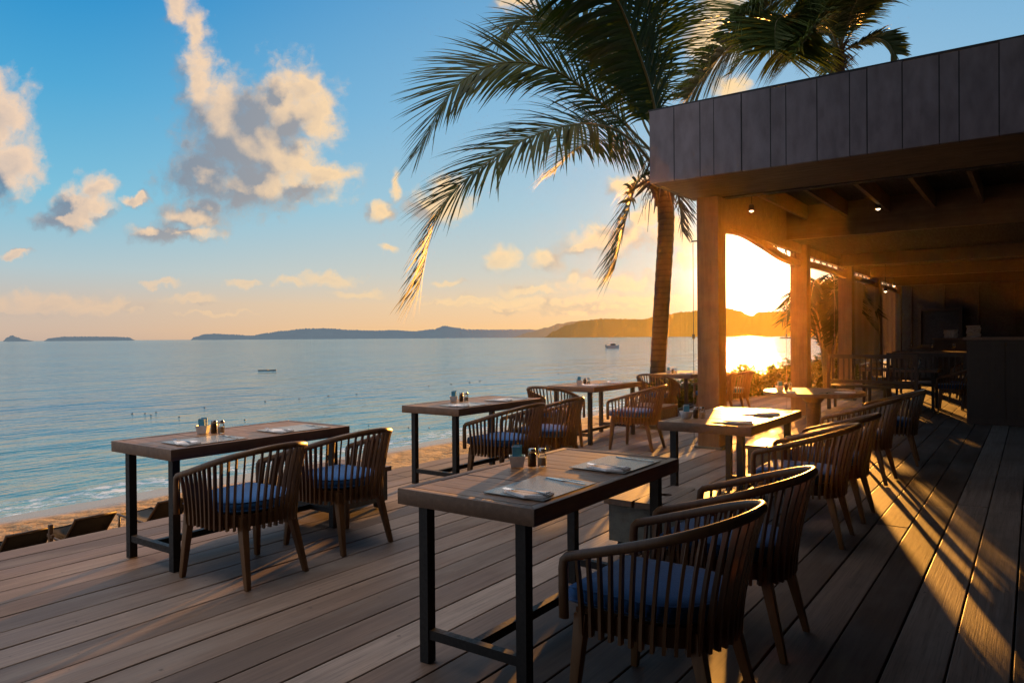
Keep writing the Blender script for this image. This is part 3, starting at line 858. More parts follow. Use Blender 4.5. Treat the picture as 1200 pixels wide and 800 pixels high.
def make_chair(label):
    t = thing('dining_chair', label, 'chair')
    # top rail: one bent piece that turns down at both arm fronts
    up = u_curve(RHW, RYF, RYB, 57)
    pts = [Vector((x, y, rail_z(y))) for x, y in up]
    def front(e, sg):
        return [Vector((e.x, e.y + .012, .375)), Vector((e.x, e.y + .014, .50)), Vector((e.x, e.y + .014, .555)), Vector((e.x, e.y + .010, .585))]
    path = front(pts[0], 1) + [pts[0] + Vector((0, -.004, 0))] + pts[2:-2] + [pts[-1] + Vector((0, -.004, 0))] + front(pts[-1], -1)[::-1]
    bm = bmesh.new()
    sweep(bm, path, .0145, .0185, n=10, sq=.8, up=Vector((0, 1, 0)))
    obj('top_rail', bm, M['chair'], t, smooth=True)
    # slats
    bm = bmesh.new(); N = 35
    a = u_curve(RHW, RYF, RYB, N); b = u_curve(SHW, SYF, SYB, N)
    for i in range(1, N - 1):
        p1 = Vector((*a[i], rail_z(a[i][1]) - .012)); p0 = Vector((b[i][0], b[i][1], .318))
        tan = Vector((b[min(i+1, N-1)][0] - b[max(i-1, 0)][0], b[min(i+1, N-1)][1] - b[max(i-1, 0)][1], 0)).normalized()
        out = Vector((tan.y, -tan.x, 0))
        if out.dot(Vector((b[i][0], b[i][1], 0))) < 0: out = -out
        ring = []
        for k in range(7):
            v = k / 6; e = v ** 1.55
            q = p0.lerp(p1, 0); q = Vector((p0.x + (p1.x - p0.x) * e, p0.y + (p1.y - p0.y) * e, p0.z + (p1.z - p0.z) * v))
            hw = .0062 - .0010 * v; hd = .0125 - .003 * v
            ring.append([bm.verts.new(q + tan * (sx * hw) + out * (sy * hd)) for sx, sy in ((-1,-1),(1,-1),(1,1),(-1,1))])
        for r0, r1 in zip(ring, ring[1:]):
            for k in range(4): bm.faces.new((r0[k], r0[(k+1) % 4], r1[(k+1) % 4], r1[k]))
        bm.faces.new(ring[0][::-1]); bm.faces.new(ring[-1])
    bmesh.ops.recalc_face_normals(bm, faces=bm.faces)
    obj('slatted_back', bm, M['chair'], t, autosmooth=45)
    # seat frame
    ring = u_curve(SHW - .016, SYF - .004, SYB - .016, 41)
    bm = bmesh.new()
    lo = [bm.verts.new((x, y, .335)) for x, y in ring]; hi = [bm.verts.new((x, y, .405)) for x, y in ring]
    n = len(ring)
    for k in range(n): bm.faces.new((lo[k], lo[(k+1) % n], hi[(k+1) % n], hi[k]))
    bm.faces.new(lo[::-1]); bm.faces.new(hi); bmesh.ops.recalc_face_normals(bm, faces=bm.faces)
    obj('seat_frame', bm, M['chair'], t, autosmooth=40)
    # cushion
    rr = u_curve(SHW - .020, SYF + .030, SYB - .024, 41); cx, cyy = 0, .02
    bm = bmesh.new(); rings = []
    for sc, z in ((.94, .408), (.995, .418), (1.008, .440), (1.0, .462), (.955, .478), (.75, .488), (.4, .492)):
        rings.append([bm.verts.new((x * sc, cyy + (y - cyy) * sc, z)) for x, y in rr])
    for r0, r1 in zip(rings, rings[1:]):
        for k in range(n): bm.faces.new((r0[k], r0[(k+1) % n], r1[(k+1) % n], r1[k]))
    bm.faces.new(rings[0][::-1]); bm.faces.new(rings[-1]); bmesh.ops.recalc_face_normals(bm, faces=bm.faces)
    for zz in (.424, .470):
        k_ = .985 if zz > .45 else 1.006
        pp = [(x * k_, cyy + (y - cyy) * k_, zz) for x, y in rr]
        sweep(bm, pp + [pp[0]], .0042, n=6)
    obj('seat_cushion', bm, M['cushion'], t, smooth=True)
    for (x0, y0, x1, y1) in ((.232, .235, .262, .268), (-.232, .235, -.262, .268), (.165, -.165, .205, -.262), (-.165, -.165, -.205, -.262)):
        bm = bmesh.new(); tapered_post(bm, (x1, y1, 0.0), (x0, y0, .39), .0145, .0245); bevel(bm, .004, 2)
        obj('leg', bm, M['leg'], t, autosmooth=40)
    return t

CHAIRS = [  # x, y, heading of the seat (degrees, 90 = faces the sea), label
 (-1.115, 2.56, 90, 'slatted barrel chair with bright blue cushion nearest the camera, at the front table'),
 (-1.135, 3.40, 91, 'slatted barrel chair just behind the nearest chair, second seat of the front table'),
 (-3.83, 2.64, 92, 'slatted barrel chair with golden legs at the left table, the nearer of its two'),
 (-3.87, 3.40, 88, 'slatted barrel chair at the far end of the left table, beside the grey umbrella base'),
 (-3.98, 5.50, 90, 'dark slatted chair at the nearer end of the second seaside table'),
 (-4.00, 6.26, 90, 'dark slatted chair at the farther end of the second seaside table'),
 (-4.92, 7.78, 3, 'dark slatted chair with its back to us at the head of the third seaside table'),
 (-4.02, 8.34, 93, 'dark slatted chair side-on at the third seaside table, before the palm trunk'),
 (-5.02, 11.1, 4, 'dark slatted chair with its back to us at the head of the farthest seaside table'),
 (-4.33, 11.95, 95, 'dark slatted chair mostly hidden behind the front corner post'),
 (-4.30, 12.72, 92, 'sunlit slatted chair just right of the front corner post, before the shrubs'),
 (-1.29, 5.32, 92, 'dark slatted chair at the sunlit square table, the nearer of its two'),
 (-1.29, 6.12, 90, 'dark slatted chair at the sunlit square table, the farther of its two'),
 (-1.36, 7.72, 86, 'dark slatted chair between the sunlit square table and the round table'),
 (-1.28, 8.95, 95, 'dark slatted chair at the right side of the round table'),
]
chair0 = None
for i, (x, y, h, lab) in enumerate(CHAIRS):
    if chair0 is None:
        chair0 = make_chair(lab); chair0['group'] = 'slatted barrel chairs on the deck'; o = chair0
    else: o = copy_tree(chair0)
    o['label'] = lab; o.location = (x, y, .003); o.rotation_euler = (0, 0, R(h))

# ------------------------------------------------------------------ tables
def make_table(label, L=1.38, W=.71):
    t = thing('dining_table', label, 'table', group='wood topped dining tables with black iron legs')
    hw, hl = W / 2, L / 2; z0, z1 = .682, .75
    # frame of the top: four rails, mitred
    bm = bmesh.new(); fw = .045
    def rail(pts):
        lo = [bm.verts.new((x, y, z0)) for x, y in pts]; hi = [bm.verts.new((x, y, z1)) for x, y in pts]
        for k in range(4): bm.faces.new((lo[k], lo[(k+1) % 4], hi[(k+1) % 4], hi[k]))
        bm.faces.new(lo[::-1]); bm.faces.new(hi)
    g = .0006
    o_ = [(-hw, -hl), (hw, -hl), (hw, hl), (-hw, hl)]; n_ = [(-hw+fw, -hl+fw), (hw-fw, -hl+fw), (hw-fw, hl-fw), (-hw+fw, hl-fw)]
    for k in range(4):
        a, b2, c, d = o_[k], o_[(k+1) % 4], n_[(k+1) % 4], n_[k]
        mx, my = (a[0]+b2[0])/2, (a[1]+b2[1])/2
        def sh(p): return (p[0] + (mx - p[0]) * g, p[1] + (my - p[1]) * g)
        rail([sh(a), sh(b2), sh(c), sh(d)])
    bmesh.ops.recalc_face_normals(bm, faces=bm.faces); bevel(bm, .003, 2)
    obj('table_rim', bm, M['tframe'], t, autosmooth=40)
    bm = bmesh.new(); n = 14; span = L - 2 * fw - .008; w = span / n
    rnd = random.Random(2)
    for i in range(n):
        y = -span / 2 + i * w
        box(bm, -hw + fw + .003, hw - fw - .003, y + .0022, y + w - .0022, z0 + .02, z1 - .0015 + rnd.uniform(-.0008, .0008))
    bevel(bm, .0015, 1)
    obj('table_top', bm, M['table'], t)
    lx, ly = hw - .10, hl - .075
    for sx in (-1, 1):
        for sy in (-1, 1):
            obj('leg', bbox(sx*lx - .024, sx*lx + .024, sy*ly - .024, sy*ly + .024, 0, z0 - .001, .003), M['iron'], t)
    for sy in (-1, 1):
        obj('stretcher', bbox(-lx + .0245, lx - .0245, sy*ly - .018, sy*ly + .018, .105, .145, .003), M['iron'], t)
    obj('stretcher', bbox(-.018, .018, -ly + .0185, ly - .0185, .105, .145, .003), M['iron'], t)
    return t

TABLES = [
 (-1.885, 2.97, 'front', 'long wooden dining table nearest the camera, with two grey placemats along its right side', 'the front table'),
 (-4.485, 3.02, 'left', 'dark wooden dining table at the far left, before the beach', 'the left table'),
 (-4.60, 5.80, 'second', 'dark wooden dining table behind the left one, second along the sea edge', 'the second seaside table'),
 (-4.92, 8.88, 'third', 'dark wooden dining table third along the sea edge, before the palm trunk', 'the third seaside table'),
 (-5.00, 12.30, 'farthest', 'dark wooden dining table farthest along the sea edge, beside the corner post', 'the farthest seaside table'),
 (-1.98, 5.87, 'sunlit', 'wooden dining table with its top lit golden by the sun, right of the middle', 'the sunlit square table'),
]
tab0 = None
for x, y, k, lab, _ in TABLES:
    if tab0 is None: tab0 = make_table(lab); o = tab0
    else: o = copy_tree(tab0)
    o['label'] = lab; o.location = (x, y, .003)

def round_table(x, y):
    t = thing('round_table', 'round wooden pedestal table between the posts and the row of chairs', 'table', (x, y, .003))
    bm = bmesh.new(); lathe(bm, [(.50, .705), (.545, .708), (.55, .715), (.55, .744), (.546, .75), (.2, .7505)], 56)
    obj('table_top', bm, M['table'], t, autosmooth=35)
    bm = bmesh.new(); lathe(bm, [(.09, .042), (.085, .12), (.075, .4), (.085, .62), (.16, .70)], 24)
    obj('pedestal', bm, M['tframe'], t, autosmooth=40)
    bm = bmesh.new(); lathe(bm, [(.27, 0), (.275, .012), (.26, .03), (.09, .041)], 32)
    obj('base', bm, M['iron'], t, autosmooth=40)
round_table(-2.08, 8.92)

# ------------------------------------------------------------------ umbrella bases
def make_base():
    t = thing('umbrella_base', '', 'umbrella base', group='concrete umbrella bases with plank tops')
    obj('block', bbox(-.28, .28, -.28, .28, .06, .30, .012), M['concrete'], t)
    bm = bmesh.new()
    for i in range(3):
        x0 = -.305 + i * .2037
        for (ya, yb) in ((-.305, .305),):
            if i == 1:
                # middle plank carries the pole hole
                n = 24; hole = [(.0 + .04 * math.cos(2*math.pi*k/n), .04 * math.sin(2*math.pi*k/n)) for k in range(n)]
                xa, xb = x0 + .002, x0 + .2017
                sq = []
                for k in range(n):
                    a = 2*math.pi*k/n; c, s = math.cos(a), math.sin(a)
                    f = min((xb if c > 0 else -xa) / abs(c) if abs(c) > 1e-6 else 9, .305 / abs(s) if abs(s) > 1e-6 else 9)
                    sq.append((c * f, s * f))
                v = {}
                for z in (.302, .34):
                    v[z] = ([bm.verts.new((*p, z)) for p in hole], [bm.verts.new((*p, z)) for p in sq])
                for k in range(n):
                    j = (k + 1) % n
                    bm.faces.new((v[.34][0][k], v[.34][1][k], v[.34][1][j], v[.34][0][j]))
                    bm.faces.new((v[.302][0][j], v[.302][1][j], v[.302][1][k], v[.302][0][k]))
                    bm.faces.new((v[.34][0][j], v[.302][0][j], v[.302][0][k], v[.34][0][k]))
                    bm.faces.new((v[.34][1][k], v[.302][1][k], v[.302][1][j], v[.34][1][j]))
            else: box(bm, x0 + .002, x0 + .2017, ya, yb, .302, .34)
    obj('plank_top', bm, M['deckwood'], t)
    bm = bmesh.new(); lathe(bm, [(.038, .303), (.038, .312), (.001, .313)], 16); obj('socket', bm, M['iron'], t)
    for sx in (-1, 1):
        for sy in (-1, 1):
            bm = bmesh.new()
            pts = [(sx*.22 - .016, sy*.22, .028), (sx*.22 + .016, sy*.22, .028)]
            sweep(bm, pts, .028, n=14); box(bm, sx*.22 - .02, sx*.22 + .02, sy*.22 - .012, sy*.22 + .012, .045, .0595)
            obj('caster', bm, M['iron'], t)
    return t
M['deckwood'] = wood_mat('plank_top_wood', (.19, .128, .095), (.11, .072, .052), .48, axis=1, scale=.8)
b0 = make_base(); b0['label'] = 'grey concrete umbrella base with plank top behind the front table'; b0.location = (-2.0, 4.56, .003)
for x, y, lab in ((-4.64, 4.04, 'grey umbrella base on casters beyond the far end of the left table'),
                  (-1.98, 7.36, 'umbrella base with sunlit plank top behind the sunlit square table'),
                  (-4.62, 7.05, 'grey umbrella base between the second and third seaside tables'),
                  (-4.80, 10.42, 'umbrella base in shade between the third and farthest seaside tables')):
    o = copy_tree(b0); o['label'] = lab; o.location = (x, y, .003)

# ------------------------------------------------------------------ things on the tables
ZT = .755
def make_placemat():
    bm = bbox(-.15, .15, -.21, .21, 0, .0035, .0012, 1)
    return tag(obj('placemat', bm, M['mat']), '', 'placemat', 'grey placemats')
def make_napkin():
    bm = bmesh.new()
    # folded triangle of three layers, with a soft lifted fold
    for k, (s, z) in enumerate(((1.0, .0), (.95, .0035), (.88, .007))):
        P = [(-.105 * s, -.045 * s), (.115 * s, -.012), (-.02, .062 * s), (-.098 * s, .03 * s)]
        lo = [bm.verts.new((x, y, z + .0006)) for x, y in P]; hi = [bm.verts.new((x, y, z + .0032 + (.006 if i == 0 else 0))) for i, (x, y) in enumerate(P)]
        for i in range(4): bm.faces.new((lo[i], lo[(i+1) % 4], hi[(i+1) % 4], hi[i]))
        bm.faces.new(lo[::-1]); bm.faces.new(hi)
    bmesh.ops.recalc_face_normals(bm, faces=bm.faces)
    return tag(obj('napkin', bm, M['napkin']), '', 'napkin', 'folded white napkins')
def flat_blade(bm, prof, th=.002, arch=.006):
    """cutlery outline: (x along, half width, centre z)"""
    top = []; bot = []
    for x, w, z in prof:
        top.append((bm.verts.new((x, -w, z + th)), bm.verts.new((x, 0, z + th + w * .12)), bm.verts.new((x, w, z + th))))
        bot.append((bm.verts.new((x, -w, z)), bm.verts.new((x, w, z))))
    for i in range(len(prof) - 1):
        a, b, c, d = top[i], top[i+1], bot[i], bot[i+1]
        bm.faces.new((a[0], b[0], b[1], a[1])); bm.faces.new((a[1], b[1], b[2], a[2]))
        bm.faces.new((c[1], d[1], d[0], c[0])); bm.faces.new((a[0], c[0], d[0], b[0])); bm.faces.new((a[2], b[2], d[1], c[1]))
    bm.faces.new((top[0][0], top[0][1], top[0][2], bot[0][1], bot[0][0])); bm.faces.new((bot[-1][0], bot[-1][1], top[-1][2], top[-1][1], top[-1][0]))
def make_fork():
    bm = bmesh.new()
    flat_blade(bm, [(-.10, .006, .001), (-.09, .009, .001), (-.03, .0055, .004), (.02, .0035, .006), (.035, .0045, .004), (.045, .011, .001), (.055, .0125, .0005)])
    for k in range(4):
        y = -.0105 + k * .007
        sweep(bm, [(.054, y, .0015), (.075, y, .0012), (.098, y, .004)], [.0022, .0018, .001], [.0012, .0012, .0008], n=5)
    bmesh.ops.recalc_face_normals(bm, faces=bm.faces)
    return tag(obj('fork', bm, M['steel'], autosmooth=50), '', 'fork', 'steel forks')
def make_knife():
    bm = bmesh.new()
    flat_blade(bm, [(-.12, .007, .001), (-.10, .009, .002), (-.02, .0075, .003), (0, .006, .003), (.012, .0105, .001), (.07, .0115, .0005), (.105, .008, .0005), (.12, .001, .0005)])
    bmesh.ops.recalc_face_normals(bm, faces=bm.faces)
    return tag(obj('knife', bm, M['steel'], autosmooth=50), '', 'knife', 'steel table knives')
def make_spoon():
    bm = bmesh.new()
    flat_blade(bm, [(-.10, .006, .001), (-.09, .009, .001), (-.03, .0055, .004), (.03, .0035, .007), (.045, .008, .004), (.058, .0165, .002), (.075, .021, .0005), (.09, .018, .001), (.102, .008, .003), (.106, .001, .004)], .0018)
    bmesh.ops.recalc_face_normals(bm, faces=bm.faces)
    return tag(obj('spoon', bm, M['steel'], autosmooth=50), '', 'spoon', 'steel table spoons')
def make_caddy(bowl=False):
    t = thing('sugar_caddy', '', 'sugar holder', group='white sugar holders with blue sachets')
    bm = bmesh.new()
    if bowl: lathe(bm, [(.030, 0), (.036, .004), (.052, .045), (.054, .056), (.050, .056), (.046, .045), (.03, .012)], 28)
    else:
        lo, hi = (.030, .026), (.040, .034)
        def ring(hx, hy, z): return [bm.verts.new((sx*hx, sy*hy, z)) for sx, sy in ((-1,-1),(1,-1),(1,1),(-1,1))]
        r = [ring(lo[0], lo[1], 0), ring(hi[0], hi[1], .055), ring(hi[0]-.004, hi[1]-.004, .055), ring(lo[0]-.003, lo[1]-.003, .006)]
        for a, b in zip(r, r[1:]):
            for k in range(4): bm.faces.new((a[k], a[(k+1) % 4], b[(k+1) % 4], b[k]))
        bm.faces.new(r[0][::-1]); bm.faces.new(r[-1]); bevel(bm, .003, 2)
    obj('holder', bm, M['ceramic'], t, autosmooth=40)
    rnd = random.Random(4)
    for k in range(6):
        y = -.020 + k * .008; bm = bmesh.new()
        a = rnd.uniform(-.12, .12); hh = .104 + rnd.uniform(-.006, .006)
        v = [(-.021, y, .012), (.021, y, .012), (.021 + a * .05, y + a * .05, hh), (-.021 + a * .05, y + a * .05, hh)]
        lo = [bm.verts.new(p) for p in v]; hi = [bm.verts.new((p[0], p[1] + .003, p[2])) for p in v]
        for i in range(4): bm.faces.new((lo[i], lo[(i+1) % 4], hi[(i+1) % 4], hi[i]))
        bm.faces.new(lo[::-1]); bm.faces.new(hi); bmesh.ops.recalc_face_normals(bm, faces=bm.faces)
        obj('sachet', bm, M['sachet'] if k != 2 else M['sachet_white'], t)
    return t
def make_shaker(name, cat, glass, fill, grp):
    t = thing(name, '', cat, group=grp)
    bm = bmesh.new(); lathe(bm, [(.019, 0), (.0215, .003), (.0215, .055), (.018, .066), (.016, .068)], 24); obj('jar', bm, glass, t, autosmooth=40)
    if fill is not None:
        bm = bmesh.new(); lathe(bm, [(.017, .0035), (.0185, .005), (.0185, .042), (.01, .045)], 20); obj('salt', bm, fill, t, autosmooth=40)
    bm = bmesh.new(); lathe(bm, [(.0185, .0685), (.0195, .070), (.0195, .084), (.015, .090), (.003, .091)], 24); obj('cap', bm, M['cap'], t, autosmooth=40)
    return t

protos = {}
def place(kind, maker, x, y, z, rz, label):
    if kind not in protos: protos[kind] = o = maker()
    else: o = copy_tree(protos[kind])
    o['label'] = label; o.location = (x, y, z); o.rotation_euler = (0, 0, R(rz)); return o

rs = random.Random(11)
def setting(cx, cy, rot, which, where, jit=3, spoon=True, mat=True):
    """a cover: mat, napkin with a fork on its left, knife and spoon on its right; rot = heading of the diner"""
    ca, sa = math.cos(R(rot)), math.sin(R(rot))
    def W(a, b): return cx + ca * a - sa * b, cy + sa * a + ca * b      # a: diner's right, b: away from the diner
    j = lambda: rs.uniform(-jit, jit)
    if mat: place('placemat', make_placemat, *W(0, .0), ZT + .001, rot + 90 + j() * .3, f'grey placemat of the {which} setting on {where}')
    z = ZT + .0052 if mat else ZT + .001
    x, y = W(-.165, -.035); r = rot + 98 + j()
    place('napkin', make_napkin, x, y, z, r, f'white folded napkin of the {which} setting on {where}')
    place('fork', make_fork, *W(-.172, -.03), z + .0165, r - 6 + j(), f'steel fork lying on the napkin of the {which} setting on {where}')
    place('knife', make_knife, *W(.165, -.02), z, rot + 78 + j(), f'steel knife right of the mat of the {which} setting on {where}')
    if spoon: place('spoon', make_spoon, *W(.20, -.01), z - (.0052 if mat else 0) + .0005, rot + 96 + j(), f'steel spoon beside the knife of the {which} setting on {where}')
def condiments(x, y, rz, where, bowl=False):
    k = 'bowl' if bowl else 'caddy'
    place(k, (lambda: make_caddy(True)) if bowl else make_caddy, x, y, ZT, rz, ('round white sugar bowl with sachets on ' if bowl else 'square white sugar holder with blue sachets on ') + where)
    a = R(rz); ux, uy = math.cos(a), math.sin(a)
    place('pepper', lambda: make_shaker('pepper_shaker', 'pepper shaker', M['pepper'], None, 'dark pepper shakers'), x + ux * .075, y + uy * .075, ZT, 0, f'dark pepper shaker beside the sugar holder on {where}')
    place('salt', lambda: make_shaker('salt_shaker', 'salt shaker', M['glass'], M['salt'], 'glass salt shakers'), x + ux * .125, y + uy * .125, ZT, 0, f'clear glass salt shaker with metal cap on {where}')

for x, y, k, lab, where in TABLES:
    setting(x + .17, y - .36, 90, 'nearer', where)
    setting(x + .17, y + .33, 90, 'farther', where, jit=5)
condiments(-2.10, 2.98, 36, 'the front table')
condiments(-4.66, 2.86, 36, 'the left table')
condiments(-4.78, 5.68, 36, 'the second seaside table')
condiments(-5.02, 8.60, 36, 'the third seaside table')
condiments(-5.14, 11.85, 36, 'the farthest seaside table')
condiments(-2.22, 5.46, 36, 'the sunlit square table', True)
condiments(-2.42, 8.78, 36, 'the round table')
setting(-1.74, 8.92, 90, 'right hand', 'the round table', mat=False)
setting(-2.05, 8.60, 0, 'front', 'the round table', mat=False)

# ------------------------------------------------------------------ dark dining room behind
M['bottle'] = simple_mat('dark_bottle_glass', (.02, .03, .012), (.03, .018, .008), .08, 0, 3, bump=0, rvar=.03)
def bench(x, y, rz, label, L=1.45):
    t = thing('slatted_bench', label, 'bench', (x, y, .003), R(rz), 'high-backed slatted benches in the dining room')
    for sx in (-1, 1):
        obj('post', bbox(sx * L/2 - .03, sx * L/2 + .03, -.03, .03, 0, 1.03, .005), M['counter'], t)
        obj('leg', bbox(sx * (L/2 - .01) - .025, sx * (L/2 - .01) + .025, .45, .50, 0, .415, .005), M['counter'], t)
    obj('back_rail', bbox(-L/2 + .031, L/2 - .031, -.022, .022, .96, 1.03, .005), M['counter'], t)
    obj('back_rail', bbox(-L/2 + .031, L/2 - .031, -.022, .022, .50, .56, .005), M['counter'], t)
    bm = bmesh.new(); n = int(L / .095)
    for i in range(n):
        xx = -L/2 + .07 + (L - .14) * i / (n - 1); box(bm, xx - .013, xx + .013, -.010, .010, .562, .958)
    obj('slats', bm, M['counter'], t)
    obj('seat', bbox(-L/2 - .02, L/2 + .02, .034, .52, .416, .455, .006), M['counter'], t)
    return t
bench(-2.42, 14.7, 0, 'dark slatted bench with its back to us, behind the round table')
bench(-1.7, 16.15, 180, 'dark slatted bench facing us across the dark table in the dining room', 1.3)

def dark_table(x, y, label, h=.75, L=1.3, W=.75):
    t = thing('dining_room_table', label, 'table', (x, y, .003), 0, 'dark tables in the dining room')
    obj('table_top', bbox(-L/2, L/2, -W/2, W/2, h - .045, h, .005), M['tframe'], t)
    for sx in (-1, 1):
        for sy in (-1, 1): obj('leg', bbox(sx*(L/2-.08)-.025, sx*(L/2-.08)+.025, sy*(W/2-.08)-.025, sy*(W/2-.08)+.025, 0, h - .046, .003), M['iron'], t)
dark_table(-2.05, 15.45, 'dark table between the two slatted benches in the dining room')
dark_table(-1.9, 19.2, 'dark high table deep in the dining room before the counter', 1.0, 1.5, .8)
for x, y, h, lab in ((-2.75, 17.35, 5, 'dark slatted chair deep in the dining room left of the dark high table'), (-1.1, 17.5, 170, 'dark slatted chair deep in the dining room right of the facing bench'),
    (-1.15, 15.5, 92, 'dark slatted chair at the right end of the dark table between the benches'), (-1.0, 18.4, 120, 'dark slatted chair before the right end of the dark high table')):
    o = copy_tree(chair0); o['label'] = lab; o['group'] = 'slatted chairs deep in the dining room'; o.location = (x, y, .003); o.rotation_euler = (0, 0, R(h))
def goblet(x, y, z, label):
    def mk():
        bm = bmesh.new(); lathe(bm, [(.032, 0), (.033, .002), (.006, .006), (.004, .075), (.02, .09), (.034, .12), (.034, .16), (.029, .185), (.027, .185), (.032, .155), (.032, .122), (.01, .092)], 20)
        return tag(obj('wine_glass', bm, M['glass'], smooth=True), '', 'glass', 'wine glasses set out in the dining room')
    place('goblet', mk, x, y, z, 0, label)
for x, y, z, l in ((-2.35, 15.35, .754, 'wine glass on the dark table between the benches, left one'), (-1.75, 15.55, .754, 'wine glass on the dark table between the benches, right one'),
                   (-2.3, 19.1, 1.004, 'wine glass at the left end of the dark high table'), (-1.9, 19.3, 1.004, 'wine glass in the middle of the dark high table'), (-1.45, 19.1, 1.004, 'wine glass at the right end of the dark high table')):
    goblet(x, y, z, l)

def counter():
    t = thing('bar_counter', 'long dark bar counter on the right of the dining room', 'bar counter', (-.6, 13.7, .003))
    bm = bmesh.new(); box(bm, -.25, 5.0, -.32, .32, .0, 1.30); bevel(bm, .006); obj('counter_body', bm, M['counter'], t)
    obj('counter_top', bbox(-.30, 5.05, -.37, .37, 1.302, 1.345, .006), M['tframe'], t)
    bm = bmesh.new()
    for k in range(11): box(bm, -.2 + k * .47, -.2 + k * .47 + .44, -.338, -.3205, .10, 1.25)
    bevel(bm, .004, 1); obj('front_panel', bm, M['counter'], t)
counter()
def low_counter():
    t = thing('service_counter', 'dark service counter deep in the dining room with white towels stacked on top', 'counter', (-1.0, 22.2, .003))
    obj('counter_body', bbox(-1.1, 3.4, -.3, .3, 0, 1.25, .006), M['counter'], t)
    obj('counter_top', bbox(-1.15, 3.45, -.34, .34, 1.252, 1.29, .005), M['tframe'], t)
low_counter()
for k, (x, n) in enumerate(((-1.75, 4), (-1.25, 6))):
    for i in range(n):
        bm = bbox(-.15, .15, -.12, .12, 0, .052, .018, 3)
        o = tag(obj('folded_towel', bm, M['napkin'], smooth=True, loc=(x + .01 * math.sin(i * 2.1), 22.1, 1.296 + i * .053)), '', 'towel', 'white towels on the service counter')
        o['label'] = f'white folded towel in the {"shorter" if k == 0 else "taller"} stack on the dark service counter, ' + (('bottom', 'second from the bottom', 'third from the bottom', 'top')[i] if n == 4 else ('bottom', 'second from the bottom', 'third from the bottom', 'third from the top', 'second from the top', 'top')[i])

# ------------------------------------------------------------------ beach loungers, stake
def make_lounger():
    t = thing('beach_lounger', '', 'beach lounger', group='dark canvas beach loungers below the deck')
    W = .25
    p = lambda y, z: y
    for sx in (-1, 1):
        bm = bmesh.new(); sweep(bm, [(sx*W, -.72, .20), (sx*W, .28, .17)], .017, n=8); obj('side_rail', bm, M['rod'], t, smooth=True)
        bm = bmesh.new(); sweep(bm, [(sx*W, .10, .20), (sx*W, .40, .50)], .015, n=8); obj('back_post', bm, M['rod'], t, smooth=True)
        for y, z in ((-.66, .19), (.24, .165)):
            bm = bmesh.new(); sweep(bm, [(sx*W, y, z), (sx*W*1.05, y, -.04)], .016, n=8); obj('leg', bm, M['rod'], t, smooth=True)
    def sheet(a, b, sag, name):
        bm = bmesh.new(); n = 10; rows = []
        for i in range(n + 1):
            v = i / n; y = a[0] + (b[0] - a[0]) * v; z = a[1] + (b[1] - a[1]) * v - sag * math.sin(math.pi * v)
            rows.append([bm.verts.new((x, y, z - .012 * (1 - (x / W) ** 2))) for x in (-W + .005, -W/2, 0, W/2, W - .005)])
        for r0, r1 in zip(rows, rows[1:]):
            for k in range(4): bm.faces.new((r0[k], r0[k+1], r1[k+1], r1[k]))
        bmesh.ops.solidify(bm, geom=bm.faces[:], thickness=.006)
        obj(name, bm, M['canvas'], t, smooth=True)
    sheet((-.70, .215), (.10, .205), .02, 'seat_canvas'); sheet((.115, .215), (.405, .505), .012, 'back_canvas')
    bm = bmesh.new(); sweep(bm, [(-W - .01, .405, .51), (W + .01, .405, .51)], .016, n=8); obj('head_bar', bm, M['rod'], t, smooth=True)
    return t
LOUNGE = [(-8.22, 3.03, -.85, 'dark canvas beach lounger at the far left below the deck edge'), (-8.22, 3.64, -.82, 'dark canvas beach lounger, middle one of the three below the deck edge'), (-8.22, 4.5, -.81, 'dark canvas beach lounger seen just left of the left table legs')]
l0 = None
for x, y, zz, lab in LOUNGE:
    if l0 is None: l0 = make_lounger(); o = l0
    else: o = copy_tree(l0)
    o['label'] = lab; o.location = (x, y, zz); o.rotation_euler = (0, 0, R(-90)); o.scale = (.8, .8, .8)
bm = bmesh.new(); tapered_post(bm, (0, 0, -.05), (0, 0, .42), .014, .016); box(bm, -.05, .05, -.012, .012, .30, .33)
tag(obj('wooden_stake', bm, M['rod'], loc=(-7.5, 3.05, -.74)), 'small wooden stake in the sand between the two left loungers', 'stake')

# ------------------------------------------------------------------ boats and buoys
def sea_at(px, py):
    c = FPX * (CAM_H - SEA_Z) / (py - 394.5); return cam2w((px - 600) / FPX * c, c, SEA_Z)
def hull(bm, L, W, H, z0=-.15, sharp=1.0):
    n = 14; rows = []
    for i in range(n + 1):
        u = i / n; x = -L/2 + L * u
        w = W/2 * (1 - max(0, (u - .45) / .55) ** 2.2 * sharp) * (1 if u > .12 else .82 + .18 * u / .12)
        sheer = H * (1 + .35 * max(0, u - .5) ** 2 * 4)
        rows.append([bm.verts.new(p) for p in ((x, -max(w, .01), sheer), (x, -max(w, .01) * .8, H * .3), (x, 0, z0), (x, max(w, .01) * .8, H * .3), (x, max(w, .01), sheer))])
    for a, b in zip(rows, rows[1:]):
        for k in range(4): bm.faces.new((a[k], a[k+1], b[k+1], b[k]))
        bm.faces.new((a[4], a[0], b[0], b[4]))
    bm.faces.new(rows[0]); bm.faces.new(rows[-1][::-1]); bmesh.ops.recalc_face_normals(bm, faces=bm.faces)
p = sea_at(718, 408.0); Lb = 2.75
t = thing('motor_boat', 'small white motorboat on the water left of the palm trunk', 'boat', p, TH + R(8))
bm = bmesh.new(); hull(bm, Lb, 1.15, .55); obj('hull', bm, M['boat'], t, autosmooth=40)
bm = bmesh.new(); box(bm, -.45, .5, -.38, .38, .56, .92); bevel(bm, .08, 3); obj('cabin', bm, M['boatglass'], t, autosmooth=40)
obj('cabin_roof', bbox(-.62, .58, -.44, .44, .925, .985, .02), M['boat'], t)
